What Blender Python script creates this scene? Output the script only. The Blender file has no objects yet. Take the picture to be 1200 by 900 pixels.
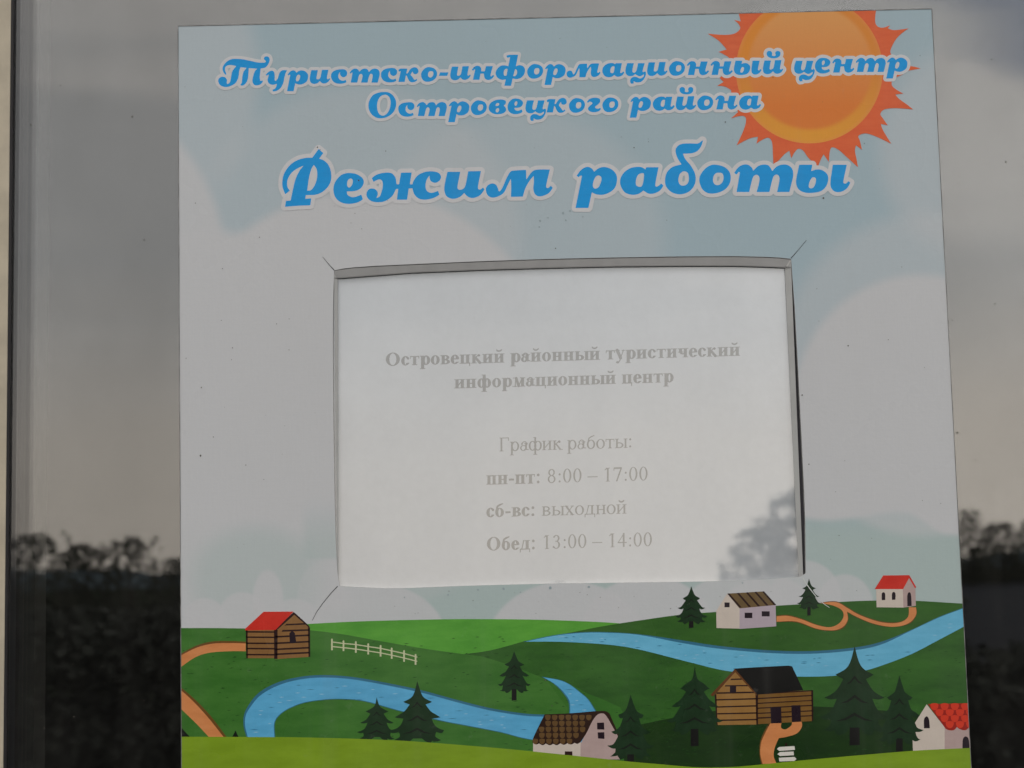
import bpy, math, random
import numpy as np
from mathutils import Vector, Euler
from mathutils.geometry import tessellate_polygon

random.seed(5)
rng = np.random.default_rng(11)
S = bpy.context.scene
COL = S.collection

# ------------------------------------------------------------------ camera
FPX = 2000.0                                   # focal length in photo pixels (photo 1200 x 900)
PITCH, ROLL = math.radians(6.45), math.radians(-1.33)
CAM = Vector((0.0, -1.0, 1.45))
cam = bpy.data.cameras.new('camera')
cam.sensor_width = 36
cam.lens = FPX / 1200 * 36
cam.clip_start, cam.clip_end = 0.02, 6000
cam.dof.use_dof = True
cam.dof.focus_distance = 1.0
cam.dof.aperture_fstop = 14
co = bpy.data.objects.new('camera', cam)
COL.objects.link(co)
co.location = CAM
ROT = (Euler((math.pi / 2 + PITCH, 0, 0)).to_matrix() @ Euler((0, 0, ROLL)).to_matrix())
co.rotation_euler = ROT.to_euler()
S.camera = co

# ------------------------------------------------------------------ sky, sun, exposure
SUN_EL, SUN_AZ = math.radians(52), math.radians(205)     # from the front of the window, up high behind cloud
W = bpy.data.worlds.new('World')
S.world = W
W.use_nodes = True
nt = W.node_tree
nt.nodes.clear()
def N(tree, kind, **kw):
    n = tree.nodes.new(kind)
    for k, v in kw.items():
        setattr(n, k, v)
    return n
def L(tree, a, b): tree.links.new(a, b)
def M(tree, op, a, b=None, c=None, clamp=False):
    n = tree.nodes.new('ShaderNodeMath'); n.operation = op; n.use_clamp = clamp
    for i, v in enumerate((a, b, c)):
        if v is None: continue
        if isinstance(v, (int, float)): n.inputs[i].default_value = v
        else: tree.links.new(v, n.inputs[i])
    return n.outputs[0]
def SS(tree, v, a, b):                          # smoothstep from a to b
    n = tree.nodes.new('ShaderNodeMapRange'); n.interpolation_type = 'SMOOTHSTEP'
    tree.links.new(v, n.inputs[0])
    n.inputs[1].default_value = a; n.inputs[2].default_value = b
    return n.outputs[0]
def MIX(tree, f, a, b, mode='MIX'):
    n = tree.nodes.new('ShaderNodeMix'); n.data_type = 'RGBA'; n.blend_type = mode
    for i, v in ((0, f), (6, a), (7, b)):
        if isinstance(v, (int, float)): n.inputs[i].default_value = v
        elif isinstance(v, tuple): n.inputs[i].default_value = v if len(v) == 4 else (*v, 1)
        else: tree.links.new(v, n.inputs[i])
    return n.outputs[2]
def NOISE(tree, vec, scale, detail=4, rough=.5, dist=0):
    n = tree.nodes.new('ShaderNodeTexNoise')
    n.inputs['Scale'].default_value = scale; n.inputs['Detail'].default_value = detail
    n.inputs['Roughness'].default_value = rough; n.inputs['Distortion'].default_value = dist
    if vec is not None: tree.links.new(vec, n.inputs['Vector'])
    return n.outputs['Fac']
def MAPV(tree, vec, scale, loc=(0, 0, 0)):
    n = tree.nodes.new('ShaderNodeMapping')
    n.inputs['Scale'].default_value = scale; n.inputs['Location'].default_value = loc
    tree.links.new(vec, n.inputs['Vector'])
    return n.outputs[0]

sky = N(nt, 'ShaderNodeTexSky', sky_type='NISHITA')
sky.sun_disc = False
sky.sun_elevation = SUN_EL
sky.sun_rotation = SUN_AZ
tc = N(nt, 'ShaderNodeTexCoord')
gen = tc.outputs['Generated']
sep = N(nt, 'ShaderNodeSeparateXYZ'); L(nt, gen, sep.inputs[0])
z = sep.outputs['Z']
n1 = NOISE(nt, MAPV(nt, gen, (1.6, 1.6, 9.0), (3.1, .4, .2)), 1.6, 5, .5, .3)
n2 = NOISE(nt, MAPV(nt, gen, (1, 1, 4.0), (7.7, 1.4, 2.2)), 5.0, 5, .55, .4)
cl = M(nt, 'ADD', M(nt, 'MULTIPLY', n1, .7), M(nt, 'MULTIPLY', n2, .3))
SKY_BASE = 12.4
def sc(r, g, b, k=1): return (r * SKY_BASE * k, g * SKY_BASE * k, b * SKY_BASE * k, 1)
warm, grey, dark = sc(1.03, .935, .83), sc(1.0, .965, .92), sc(.50, .55, .66)
col = MIX(nt, SS(nt, cl, .41, .60), sc(.82, .81, .79), grey)
col = MIX(nt, M(nt, 'MULTIPLY', SS(nt, M(nt, 'ADD', z, M(nt, 'MULTIPLY', cl, .12)), .24, .12), .9), col, warm)
# the bright cream strip low over the horizon
col = MIX(nt, M(nt, 'MULTIPLY', SS(nt, M(nt, 'ADD', z, M(nt, 'MULTIPLY', n2, .02)), .024, .006), .8), col, sc(1.5, 1.36, 1.18))
# the cloud is thinner and brighter towards one side
side = M(nt, 'ADD', .97, M(nt, 'MULTIPLY', sep.outputs['X'], .75))
cside = nt.nodes.new('ShaderNodeCombineColor')
side = M(nt, 'MINIMUM', M(nt, 'MAXIMUM', side, .82), 1.2)
for i_ in range(3): L(nt, side, cside.inputs[i_])
col = MIX(nt, 1.0, col, cside.outputs[0], 'MULTIPLY')
# a darker blue-grey cloud bank higher up
bank = M(nt, 'ADD', M(nt, 'ADD', z, M(nt, 'MULTIPLY', M(nt, 'SUBTRACT', n1, .5), .10)),
         M(nt, 'MULTIPLY', sep.outputs['X'], .50))
bk = M(nt, 'MULTIPLY', SS(nt, bank, .412, .440), SS(nt, bank, .66, .54))
col = MIX(nt, M(nt, 'MULTIPLY', bk, .85), col, dark)
final = MIX(nt, .93, sky.outputs[0], col)
bg = N(nt, 'ShaderNodeBackground')
bg.inputs['Strength'].default_value = 0.1
L(nt, final, bg.inputs['Color'])
wo = N(nt, 'ShaderNodeOutputWorld')
L(nt, bg.outputs[0], wo.inputs[0])

sun = bpy.data.lights.new('sun', 'SUN')
sun.energy = 0.6
sun.angle = math.radians(18)
sun.color = (1, .96, .9)
so = bpy.data.objects.new('sun', sun); COL.objects.link(so)
sd = Vector((math.sin(SUN_AZ) * math.cos(SUN_EL), math.cos(SUN_AZ) * math.cos(SUN_EL), math.sin(SUN_EL)))
so.rotation_euler = sd.to_track_quat('Z', 'Y').to_euler()
so.location = (0, -3, 6)

S.view_settings.view_transform = 'Standard'
S.view_settings.look = 'None'
S.view_settings.exposure = 0
S.view_settings.gamma = 1
S.render.engine = 'CYCLES'
S.cycles.use_denoising = True
S.cycles.max_bounces = 10
S.cycles.transparent_max_bounces = 16

# ------------------------------------------------------------------ pixel -> place on the window plane
def ray(px, py):
    return (ROT @ Vector(((px - 600) / FPX, -(py - 450) / FPX, -1))).normalized()
def at(px, py, y=0.0):
    d = ray(px, py)
    t = (y - CAM.y) / d.y
    return CAM + d * t
# exact affine-projective map for numpy arrays
_R = np.array(ROT)
def at_np(P, y):
    P = np.asarray(P, float)
    D = np.stack([(P[:, 0] - 600) / FPX, -(P[:, 1] - 450) / FPX, -np.ones(len(P))], 1) @ _R.T
    t = (y - CAM.y) / D[:, 1]
    return D * t[:, None] + np.array(CAM)
def mirrored(px, py, dist):                       # where a thing stands that the window shows at px, py
    g = at(px, py); d = ray(px, py)
    k = dist / d.y
    return Vector((g.x + d.x * k, -dist, g.z + d.z * k))

# ------------------------------------------------------------------ helpers: objects
def tag(o, label=None, cat=None, group=None, kind=None):
    if label: o['label'] = label
    if cat: o['category'] = cat
    if group: o['group'] = group
    if kind: o['kind'] = kind
    return o
def empty(name, loc, label, cat, group=None):
    o = bpy.data.objects.new(name, None); COL.objects.link(o)
    o.location = loc; o.empty_display_size = .05
    return tag(o, label, cat, group)
def link(name, me, mat, parent=None):
    o = bpy.data.objects.new(name, me); COL.objects.link(o)
    if mat: me.materials.append(mat)
    if parent is not None:
        o.parent = parent
        p = Vector((0, 0, 0)); q = parent
        while q is not None:
            p += q.location; q = q.parent
        me.transform(__import__('mathutils').Matrix.Translation(-p))
    return o
def mesh(name, verts, faces, mat, parent=None, smooth=False):
    me = bpy.data.meshes.new(name)
    me.from_pydata([tuple(v) for v in verts], [], [tuple(f) for f in faces])
    if smooth:
        for p in me.polygons: p.use_smooth = True
    me.update()
    return link(name, me, mat, parent)
def box(name, x0, x1, y0, y1, z0, z1, mat, parent=None, bevel=0.0):
    import bmesh
    bm = bmesh.new()
    bmesh.ops.create_cube(bm, size=1)
    for v in bm.verts:
        v.co = Vector(((x0 + x1) / 2 + v.co.x * (x1 - x0), (y0 + y1) / 2 + v.co.y * (y1 - y0), (z0 + z1) / 2 + v.co.z * (z1 - z0)))
    if bevel:
        bmesh.ops.bevel(bm, geom=bm.edges[:], offset=bevel, segments=3, profile=.6, affect='EDGES')
    me = bpy.data.meshes.new(name); bm.to_mesh(me); bm.free()
    return link(name, me, mat, parent)

# ------------------------------------------------------------------ helpers: materials
def lin(c):
    c = c / 255.0
    return c / 12.92 if c <= .04045 else ((c + .055) / 1.055) ** 2.4
KPR = 0.66                                        # light that reaches the print
def ink(r, g, b, coat=.022):                       # print colour that shows as r, g, b under that light
    return tuple(min(.9, max(.004, (lin(v) - coat) / (KPR * w * (1.10 if coat < .015 else .92)))) for v, w in zip((r, g, b), (1.0, .98, .945)))
def principled(name, color, rough=.5, metal=0, spec=.5, var=.06, scale=60, bump=0.0, bscale=300, stretch=(1, 1, 1)):
    m = bpy.data.materials.new(name); m.use_nodes = True
    t = m.node_tree; b = t.nodes['Principled BSDF']
    b.inputs['Roughness'].default_value = rough
    b.inputs['Metallic'].default_value = metal
    b.inputs['Specular IOR Level'].default_value = spec
    c = t.nodes.new('ShaderNodeTexCoord').outputs['Object']
    n = NOISE(t, MAPV(t, c, stretch), scale, 5, .6)
    dk = tuple(v * (1 - var) for v in color); lt = tuple(min(1, v * (1 + var)) for v in color)
    L(t, MIX(t, SS(t, n, .3, .7), dk, lt), b.inputs['Base Color'])
    if bump:
        bp = t.nodes.new('ShaderNodeBump'); bp.inputs['Strength'].default_value = bump
        bp.inputs['Distance'].default_value = .0006
        L(t, NOISE(t, MAPV(t, c, stretch), bscale, 3, .5), bp.inputs['Height'])
        L(t, bp.outputs[0], b.inputs['Normal'])
    return m
PRINT_ROUGH = .30
def board_finish(t, b, c, colsock):               # laminated print: grain, faint weave, fly specks
    fine = NOISE(t, c, 900, 3, .6)
    wvx = NOISE(t, MAPV(t, c, (1400, 1, 60)), 1, 2, .5)
    wvz = NOISE(t, MAPV(t, c, (60, 1, 1400)), 1, 2, .5)
    g = M(t, 'ADD', M(t, 'ADD', M(t, 'MULTIPLY', fine, .05), M(t, 'MULTIPLY', wvx, .05)), M(t, 'MULTIPLY', wvz, .05))
    big = NOISE(t, MAPV(t, c, (9, 9, 6)), 1, 4, .6)
    g = M(t, 'ADD', M(t, 'ADD', g, .905), M(t, 'MULTIPLY', big, .04))
    comb = t.nodes.new('ShaderNodeCombineColor')
    for i in range(3): L(t, g, comb.inputs[i])
    # thin uneven pale film: dust, with hazy glare painted in, and faint rain runs
    pos = t.nodes.new('ShaderNodeNewGeometry').outputs['Position']
    film = SS(t, NOISE(t, MAPV(t, pos, (5, 5, 4)), 1, 5, .6), .38, .72)
    runs = SS(t, NOISE(t, MAPV(t, pos, (70, 70, 3.0)), 1, 4, .6), .5, .78)
    spots = SS(t, NOISE(t, pos, 150, 4, .7), .62, .75)
    dust = M(t, 'ADD', M(t, 'ADD', M(t, 'MULTIPLY', film, .04), M(t, 'MULTIPLY', runs, .035)), M(t, 'MULTIPLY', spots, .06))
    base_c = MIX(t, 1.0, colsock, comb.outputs[0], 'MULTIPLY')
    L(t, MIX(t, dust, base_c, (.40, .39, .36)), b.inputs['Base Color'])
    L(t, M(t, 'ADD', PRINT_ROUGH - .05, M(t, 'MULTIPLY', film, .16)), b.inputs['Roughness'])
    b.inputs['Specular IOR Level'].default_value = .24
    bp = t.nodes.new('ShaderNodeBump'); bp.inputs['Strength'].default_value = .12
    bp.inputs['Distance'].default_value = .0004
    L(t, NOISE(t, c, 420, 3, .5), bp.inputs['Height']); L(t, bp.outputs[0], b.inputs['Normal'])
def print_mat(name, rgb, rgb2=None, mottle=1.0, coat=.022, scale=(60, 60, 220)):
    m = bpy.data.materials.new(name); m.use_nodes = True
    t = m.node_tree; b = t.nodes['Principled BSDF']
    c = t.nodes.new('ShaderNodeTexCoord').outputs['Object']
    a = ink(*rgb, coat=coat)
    a2 = ink(*(rgb2 or rgb), coat=coat)
    if rgb2 is None: a2 = tuple(v * 1.06 for v in a)
    n = NOISE(t, MAPV(t, c, scale), mottle, 6, .65)
    board_finish(t, b, c, MIX(t, SS(t, n, .25, .75), (*a, 1), (*a2, 1)))
    return m
def vcol_print_mat(name):
    m = bpy.data.materials.new(name); m.use_nodes = True
    t = m.node_tree; b = t.nodes['Principled BSDF']
    c = t.nodes.new('ShaderNodeTexCoord').outputs['Object']
    at_ = t.nodes.new('ShaderNodeAttribute'); at_.attribute_name = 'print'
    board_finish(t, b, c, at_.outputs['Color'])
    return m
def glass_mat(name, r0, tint, rough=0.0, bump=0.0, bscale=(6, 6, 6), dustk=.018):
    m = bpy.data.materials.new(name); m.use_nodes = True
    t = m.node_tree; t.nodes.clear()
    out = t.nodes.new('ShaderNodeOutputMaterial')
    ge = t.nodes.new('ShaderNodeNewGeometry')
    dt = t.nodes.new('ShaderNodeVectorMath'); dt.operation = 'DOT_PRODUCT'
    L(t, ge.outputs['Normal'], dt.inputs[0]); L(t, ge.outputs['Incoming'], dt.inputs[1])
    cs = M(t, 'ABSOLUTE', dt.outputs['Value'])
    fz = M(t, 'ADD', M(t, 'MULTIPLY', M(t, 'POWER', M(t, 'SUBTRACT', 1.0, cs), 5.0), 1 - r0), r0, clamp=True)
    tr = t.nodes.new('ShaderNodeBsdfTransparent'); tr.inputs[0].default_value = (*tint, 1)
    gl = t.nodes.new('ShaderNodeBsdfGlossy'); gl.inputs['Roughness'].default_value = rough
    c = t.nodes.new('ShaderNodeTexCoord').outputs['Object']
    # thin film of dust: varies the reflection a little
    d = NOISE(t, MAPV(t, c, (18, 18, 9)), 1, 6, .65)
    ramp = MIX(t, SS(t, d, .3, .7), (.9, .9, .9), (1, 1, 1))
    L(t, ramp, gl.inputs['Color'])
    if bump:
        bp = t.nodes.new('ShaderNodeBump'); bp.inputs['Strength'].default_value = bump
        bp.inputs['Distance'].default_value = .001
        L(t, NOISE(t, MAPV(t, c, bscale), 1, 2, .5), bp.inputs['Height'])
        L(t, bp.outputs[0], gl.inputs['Normal'])
    mx = t.nodes.new('ShaderNodeMixShader')
    L(t, fz, mx.inputs[0]); L(t, tr.outputs[0], mx.inputs[1]); L(t, gl.outputs[0], mx.inputs[2])
    # dust: grains, wiped streaks and runs, a very thin diffuse layer
    pos = t.nodes.new('ShaderNodeNewGeometry').outputs['Position']
    q1 = SS(t, NOISE(t, MAPV(t, pos, (55, 55, 2.2)), 1, 5, .65), .45, .8)
    q2 = SS(t, NOISE(t, MAPV(t, pos, (7, 7, 5)), 1, 5, .6), .4, .75)
    q3 = SS(t, NOISE(t, pos, 260, 4, .75), .60, .74)
    dd = M(t, 'MULTIPLY', M(t, 'ADD', M(t, 'ADD', M(t, 'MULTIPLY', q1, .5), M(t, 'MULTIPLY', q2, .5)), M(t, 'MULTIPLY', q3, 1.2)), dustk)
    df = t.nodes.new('ShaderNodeBsdfDiffuse'); df.inputs['Color'].default_value = (.42, .40, .37, 1)
    m2 = t.nodes.new('ShaderNodeMixShader')
    L(t, dd, m2.inputs[0]); L(t, mx.outputs[0], m2.inputs[1]); L(t, df.outputs[0], m2.inputs[2])
    L(t, m2.outputs[0], out.inputs[0])
    return m

# ------------------------------------------------------------------ helpers: outlines
def outline(txt, f=1.0, ox=0.0, oy=0.0, sub=5):
    """'x,y' smooth points, 'x,yc' corners; closed Catmull-Rom outline"""
    P, C = [], []
    for tok in txt.split():
        c = tok.endswith('c'); tok = tok.rstrip('c')
        a, b = tok.split(','); P.append((float(a) * f + ox, float(b) * f + oy)); C.append(c)
    n = len(P); out = []
    for i in range(n):
        p1, p2 = P[i], P[(i + 1) % n]
        p0 = p1 if C[i] else P[i - 1]
        p3 = p2 if C[(i + 1) % n] else P[(i + 2) % n]
        if C[i] and C[(i + 1) % n]:
            out.append(p1); continue
        for s in range(sub):
            t = s / sub; q = []
            for k in (0, 1):
                q.append(.5 * (2 * p1[k] + (p2[k] - p0[k]) * t + (2 * p0[k] - 5 * p1[k] + 4 * p2[k] - p3[k]) * t * t
                               + (3 * p1[k] - p0[k] - 3 * p2[k] + p3[k]) * t ** 3))
            out.append(tuple(q))
    return out
PANEL = [(208.2, 30.0), (1092.3, 9.8), (1142.5, 975.0), (212.6, 985.0)]
def clip_to_panel(poly, inset=.25):
    cx = sum(p[0] for p in PANEL) / 4; cy = sum(p[1] for p in PANEL) / 4
    for i in range(4):
        a, b = PANEL[i], PANEL[(i + 1) % 4]
        nx, ny = -(b[1] - a[1]), b[0] - a[0]; l = math.hypot(nx, ny); nx /= l; ny /= l
        if (cx - a[0]) * nx + (cy - a[1]) * ny < 0: nx, ny = -nx, -ny
        d = lambda p: (p[0] - a[0]) * nx + (p[1] - a[1]) * ny - inset
        res = []
        for j in range(len(poly)):
            p, q = poly[j], poly[(j + 1) % len(poly)]
            dp, dq = d(p), d(q)
            if dp >= 0: res.append(p)
            if (dp >= 0) != (dq >= 0):
                t = dp / (dp - dq); res.append((p[0] + (q[0] - p[0]) * t, p[1] + (q[1] - p[1]) * t))
        poly = res
        if len(poly) < 3: return []
    return poly
BOARD_T = .004
LAYER = .00001
def ypl(k): return -BOARD_T - LAYER * k
def flat(name, polys, layer, mat, parent, clip=True, y=None):
    """one printed area: polygons filled on the sheet at its own layer"""
    V, F = [], []
    yy = ypl(layer) if y is None else y
    for poly in polys:
        if clip: poly = clip_to_panel(poly)
        if len(poly) < 3: continue
        vs = [Vector((x, -y_, 0)) for x, y_ in poly]
        tris = tessellate_polygon([vs])
        o = len(V)
        V += poly
        for t in tris:
            a, b, c = (poly[i] for i in t)
            if (b[0] - a[0]) * (c[1] - a[1]) - (b[1] - a[1]) * (c[0] - a[0]) > 0: t = (t[0], t[2], t[1])
            F.append(tuple(i + o for i in t))
    return mesh(name, at_np(V, yy), F, mat, parent)

# signed distance to a set of closed outlines (even-odd), on a grid
def sdf_outlines(X, Y, polys):
    shp = X.shape; x = X.ravel(); y = Y.ravel()
    best = np.full(x.shape, 1e9); inside = np.zeros(x.shape, bool)
    for poly in polys:
        P = np.array(poly); Q = np.roll(P, -1, 0)
        for (ax, ay), (bx, by) in zip(P, Q):
            dx, dy = bx - ax, by - ay
            l2 = dx * dx + dy * dy
            if l2 < 1e-12: continue
            t = np.clip(((x - ax) * dx + (y - ay) * dy) / l2, 0, 1)
            d = (x - ax - t * dx) ** 2 + (y - ay - t * dy) ** 2
            best = np.minimum(best, d)
            if ay != by:
                c = ((ay > y) != (by > y)) & (x < (bx - ax) * (y - ay) / (by - ay) + ax)
                inside ^= c
    d = np.sqrt(best)
    return np.where(inside, -d, d).reshape(shp)

def iso_faces(F, x0, y0, h, keep_grid=False):
    """faces that fill F < 0 (F on a grid with step h); returns 2D verts, faces"""
    ny, nx = F.shape
    ins = F < 0
    verts, index, faces = [], {}, []
    def gv(i, j):
        k = (i, j)
        if k not in index: index[k] = len(verts); verts.append((x0 + i * h, y0 + j * h))
        return index[k]
    def ev(i, j, i2, j2):
        if (i2, j2) < (i, j): i, j, i2, j2 = i2, j2, i, j
        k = (i, j, i2, j2)
        if k not in index:
            a, b = F[j, i], F[j2, i2]; t = min(.98, max(.02, a / (a - b)))
            index[k] = len(verts)
            verts.append((x0 + (i + (i2 - i) * t) * h, y0 + (j + (j2 - j) * t) * h))
        return index[k]
    cnt = ins[:-1, :-1].astype(int) + ins[:-1, 1:] + ins[1:, :-1] + ins[1:, 1:]
    for j in range(ny - 1):
        row = cnt[j]
        if keep_grid:
            for i in np.nonzero(row == 4)[0]:
                i = int(i); faces.append((gv(i, j), gv(i, j + 1), gv(i + 1, j + 1), gv(i + 1, j)))
        else:
            full = np.concatenate([[0], (row == 4).astype(int), [0]])
            st = np.nonzero(np.diff(full) == 1)[0]; en = np.nonzero(np.diff(full) == -1)[0]
            for a, b in zip(st, en):
                a, b = int(a), int(b)
                faces.append((gv(a, j), gv(a, j + 1), gv(b, j + 1), gv(b, j)))
        for i in np.nonzero((row > 0) & (row < 4))[0]:
            i = int(i)
            c = [(i, j), (i, j + 1), (i + 1, j + 1), (i + 1, j)]
            poly = []
            for q in range(4):
                a, b = c[q], c[(q + 1) % 4]
                ia, ib = ins[a[1], a[0]], ins[b[1], b[0]]
                if ia: poly.append(gv(*a))
                if ia != ib: poly.append(ev(*a, *b))
            if len(poly) >= 3: faces.append(tuple(poly))
    return verts, faces

# ================================================================== THE WINDOW
GLASS = glass_mat('reflective_glass', .088, (.96, .96, .955), 0.0)
m_frame = principled('cream_powder_coated_frame', (.52, .45, .34), .38, var=.10, scale=35, bump=.3, bscale=160)
m_gasket = principled('black_rubber_gasket', (.012, .009, .010), .6, var=.2, scale=90)
m_spacer = principled('grey_spacer_bar', (.03, .03, .035), .45, metal=0, var=.08, scale=120)
m_inner = principled('grey_inner_frame', (.055, .055, .053), .6, var=.12, scale=40)
m_room = principled('dark_unlit_room', (.012, .012, .012), .9, var=.1, scale=3)

win = empty('window', (-.30, 0, .60), 'large dark window pane in a cream frame with the board stuck on it', 'window')
ZB, ZT = .75, 2.30
XL, XR = -.34, .62
# outer pane front face lies at y = 0
def xat(px, py, y): return at(px, py, y).x
x_fr = (xat(14.5, 0, -.012) + xat(3, 890, -.012)) / 2       # right edge of the cream frame
yfr = -.0040
xf = (at(14.2, 0, yfr).x + at(3.2, 880, yfr).x) / 2
xg = (at(16.2, 0, -.003).x + at(7.2, 880, -.003).x) / 2
xs = (at(23, 0, .012).x + at(13, 880, .012).x) / 2
xi = (at(52, 0, .05).x + at(39, 880, .05).x) / 2
box('glass_pane', xf - .004, XR, .0, .004, ZB, ZT, GLASS, win)
box('glass_pane', xf - .004, XR, .018, .022, ZB, ZT, GLASS, win)
box('dark_lining', xf - .065, xf - .0045, .0035, .040, ZB, ZT, m_gasket, win)  # added black lining, keeps the inner pane from mirroring the cream frame
box('frame_stile', xf - .07, xf, yfr, -.0003, ZB, ZT, m_frame, win, .0015)
box('frame_stile', XR - .03, XR + .04, yfr, .035, ZB, ZT, m_frame, win, .0015)
box('frame_rail', xf - .07, XR + .04, yfr + .001, .034, ZT - .03, ZT + .05, m_frame, win, .0015)
box('frame_rail', xf - .07, XR + .04, yfr + .001, .034, ZB - .05, ZB + .03, m_frame, win, .0015)
box('gasket', xf - .001, xg, -.0035, -.0004, ZB + .03, ZT - .03, m_gasket, win, .0008)
box('spacer_bar', xf - .004, xs, .0042, .0178, ZB + .03, ZT - .03, m_spacer, win)
box('inner_frame', xf - .02, xi, .045, .07, ZB, ZT, m_inner, win)
box('window_reveal', xf - .4, xf - .07, -.03, .3, ZB - .4, ZT + .4, principled('pale_render', (.5, .48, .44), .8, bump=.5), win)
# unlit room behind the glass
R = []
room = mesh('room', [(-1.2, .30, 0), (1.6, .30, 0), (1.6, .30, 3), (-1.2, .30, 3), (-1.2, 3, 0), (1.6, 3, 0), (1.6, 3, 3), (-1.2, 3, 3)],
            [(4, 5, 6, 7), (0, 1, 5, 4), (3, 7, 6, 2), (0, 4, 7, 3), (1, 2, 6, 5)], m_room)
tag(room, kind='structure', label='dark unlit room behind the window glass')

# ================================================================== THE BOARD
base = at(672, 985, -.002)
board = empty('information_board', base, 'white printed opening hours board with sun, hills and blue lettering', 'sign')

HOLE = ([(391.6, 317.0), (400, 315.2), (412, 313.6), (440, 311.6), (480, 309.8), (560, 306.3), (640, 303.6), (720, 301.8), (800, 300.6), (860, 300.3), (895, 301.0), (914, 302.0), (927, 303.4)]
        + [(928.6, 325), (931.2, 360), (934.6, 420), (938.6, 500), (941.6, 560), (943.6, 610), (944.2, 672.0)]
        + [(938, 675.8), (907, 678.2), (860, 680.6), (800, 681.8), (720, 682.8), (640, 683.9), (580, 685.4), (533, 686.8), (480, 689.0), (450, 689.2), (420, 688.0), (398, 686.6)]
        + [(395.4, 670), (393.6, 630), (391.8, 560), (390.8, 480), (390.2, 400), (390.4, 360)])
m_core = principled('board_plastic_core', (.50, .50, .49), .5, var=.06, scale=80)
m_edge = principled('board_cut_edge_shadow', (.20, .195, .19), .7, var=.6, scale=90)
def ring_panel(name, outer, hole, yf, yb, mat, parent):
    V2 = outer + hole
    tr = tessellate_polygon([[Vector((x, -y, 0)) for x, y in outer], [Vector((x, -y, 0)) for x, y in hole]])
    n = len(V2); F = []
    for t in tr:
        a, b, c = (V2[i] for i in t)
        if (b[0] - a[0]) * (c[1] - a[1]) - (b[1] - a[1]) * (c[0] - a[0]) > 0: t = (t[0], t[2], t[1])
        F.append(t); F.append(tuple(i + n for i in reversed(t)))
    A = at_np(V2, yf)
    B = A.copy(); B[:, 1] = yb
    for s, e in ((0, len(outer)), (len(outer), n)):
        for i in range(s, e):
            j = i + 1 if i + 1 < e else s
            F.append((i, j, j + n, i + n))
    return mesh(name, list(A) + list(B), F, mat, parent)
ring_panel('board_panel', PANEL, HOLE, -BOARD_T, -.0003, m_core, board)

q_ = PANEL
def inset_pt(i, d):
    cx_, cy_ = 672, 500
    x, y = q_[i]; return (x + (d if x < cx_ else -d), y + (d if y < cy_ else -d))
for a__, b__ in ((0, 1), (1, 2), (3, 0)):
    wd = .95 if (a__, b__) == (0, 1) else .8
    flat('board_edge_shadow', [[q_[a__], q_[b__], inset_pt(b__, wd), inset_pt(a__, wd)]], 19, m_edge, board, clip=False)  # dark strip for the cut edge, its thin shadow painted in
# ---- printed sky: pale teal with large soft white clouds
TEAL, WHITE = np.array(ink(140, 154, 158)), np.array(ink(168, 167, 166))
TEAL2 = np.array(ink(147, 158, 154))
def sstep(v, a, b):
    t = np.clip((v - a) / (b - a), 0, 1); return t * t * (3 - 2 * t)
def lobe(X, Y, cx, cy, rx, ry=None, soft=6):
    ry = ry or rx
    d = (np.sqrt(((X - cx) / rx) ** 2 + ((Y - cy) / ry) ** 2) - 1) * min(rx, ry)
    return 1 - sstep(d, -soft, soft)
def sky_print(X, Y):
    a = np.zeros(X.shape)
    def add(m, s):
        nonlocal a
        a = a + (1 - a) * m * s
    add(lobe(X, Y, 190, 90, 112, 150, 16), .42)
    add(lobe(X, Y, 420, 290, 190, 190, 18), .34)
    add(lobe(X, Y, 610, 280, 168, 150, 18), .28)
    add(lobe(X, Y, 60, 310, 204, 210, 9) , .95)
    add(lobe(X, Y, 425, 470, 235, 246, 8), 1)
    add(lobe(X, Y, 240, 520, 220, 250, 10), 1)
    add(lobe(X, Y, 1135, 175, 104, 120, 18), .45)
    add(lobe(X, Y, 1095, 410, 178, 160, 16), .45)
    add(lobe(X, Y, 1080, 475, 150, 153, 8), 1)
    # above the wavy lower rim everything on the right is white
    rim = 606 + 5 * np.sin((X - 930) / 26) + sstep(X, 1060, 1110) * 18
    add((sstep(Y, 420, 470)) * (1 - sstep(Y, rim - 6, rim + 5)) * sstep(X, 900, 930), 1)
    # teal patches low in the sky
    low = sstep(Y, 600, 660) * (1 - sstep(X, 372, 400)) * .45
    gr = lobe(X, Y, 300, 680, 75, 62, 16)
    a = a * (1 - .50 * gr)
    pt = sstep(X, 348, 364) * (1 - sstep(X, 400, 410)) * sstep(Y, 575, 640) * (1 - sstep(Y, 652, 658))
    a = a * (1 - .5 * pt)
    lr = sstep(Y, rim - 6, rim + 5) * sstep(X, 900, 940)
    lr = lr * (.42 + .40 * sstep(Y, 615, 700))
    a = a * (1 - lr)
    bot = sstep(Y, 660, 684) * sstep(X, 400, 420) * (1 - sstep(X, 700, 900))
    a = a * (1 - bot * .75)
    a = a * (1 - .2 * low)
    for (cx, cy, rx, ry, s) in ((240, 722, 23, 21, .8), (284, 722, 28, 28, .8), (314, 704, 18, 36, .85), (345, 728, 30, 26, .8), (375, 700, 26, 40, .4),
                                (440, 752, 84, 68, .85), (560, 700, 1, 1, 0), (665, 765, 98, 84, .9), (760, 745, 80, 70, .9), (860, 735, 70, 62, .8),
                                (944, 702, 42, 45, .75), (990, 712, 34, 39, .75), (900, 730, 60, 56, .8)):
        add(lobe(X, Y, cx, cy, rx, ry, 2.0), s)
    return a
h = 1.9
gx = np.arange(200, 1150, h); gy = np.arange(4, 752, h)
X, Y = np.meshgrid(gx, gy)
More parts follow.
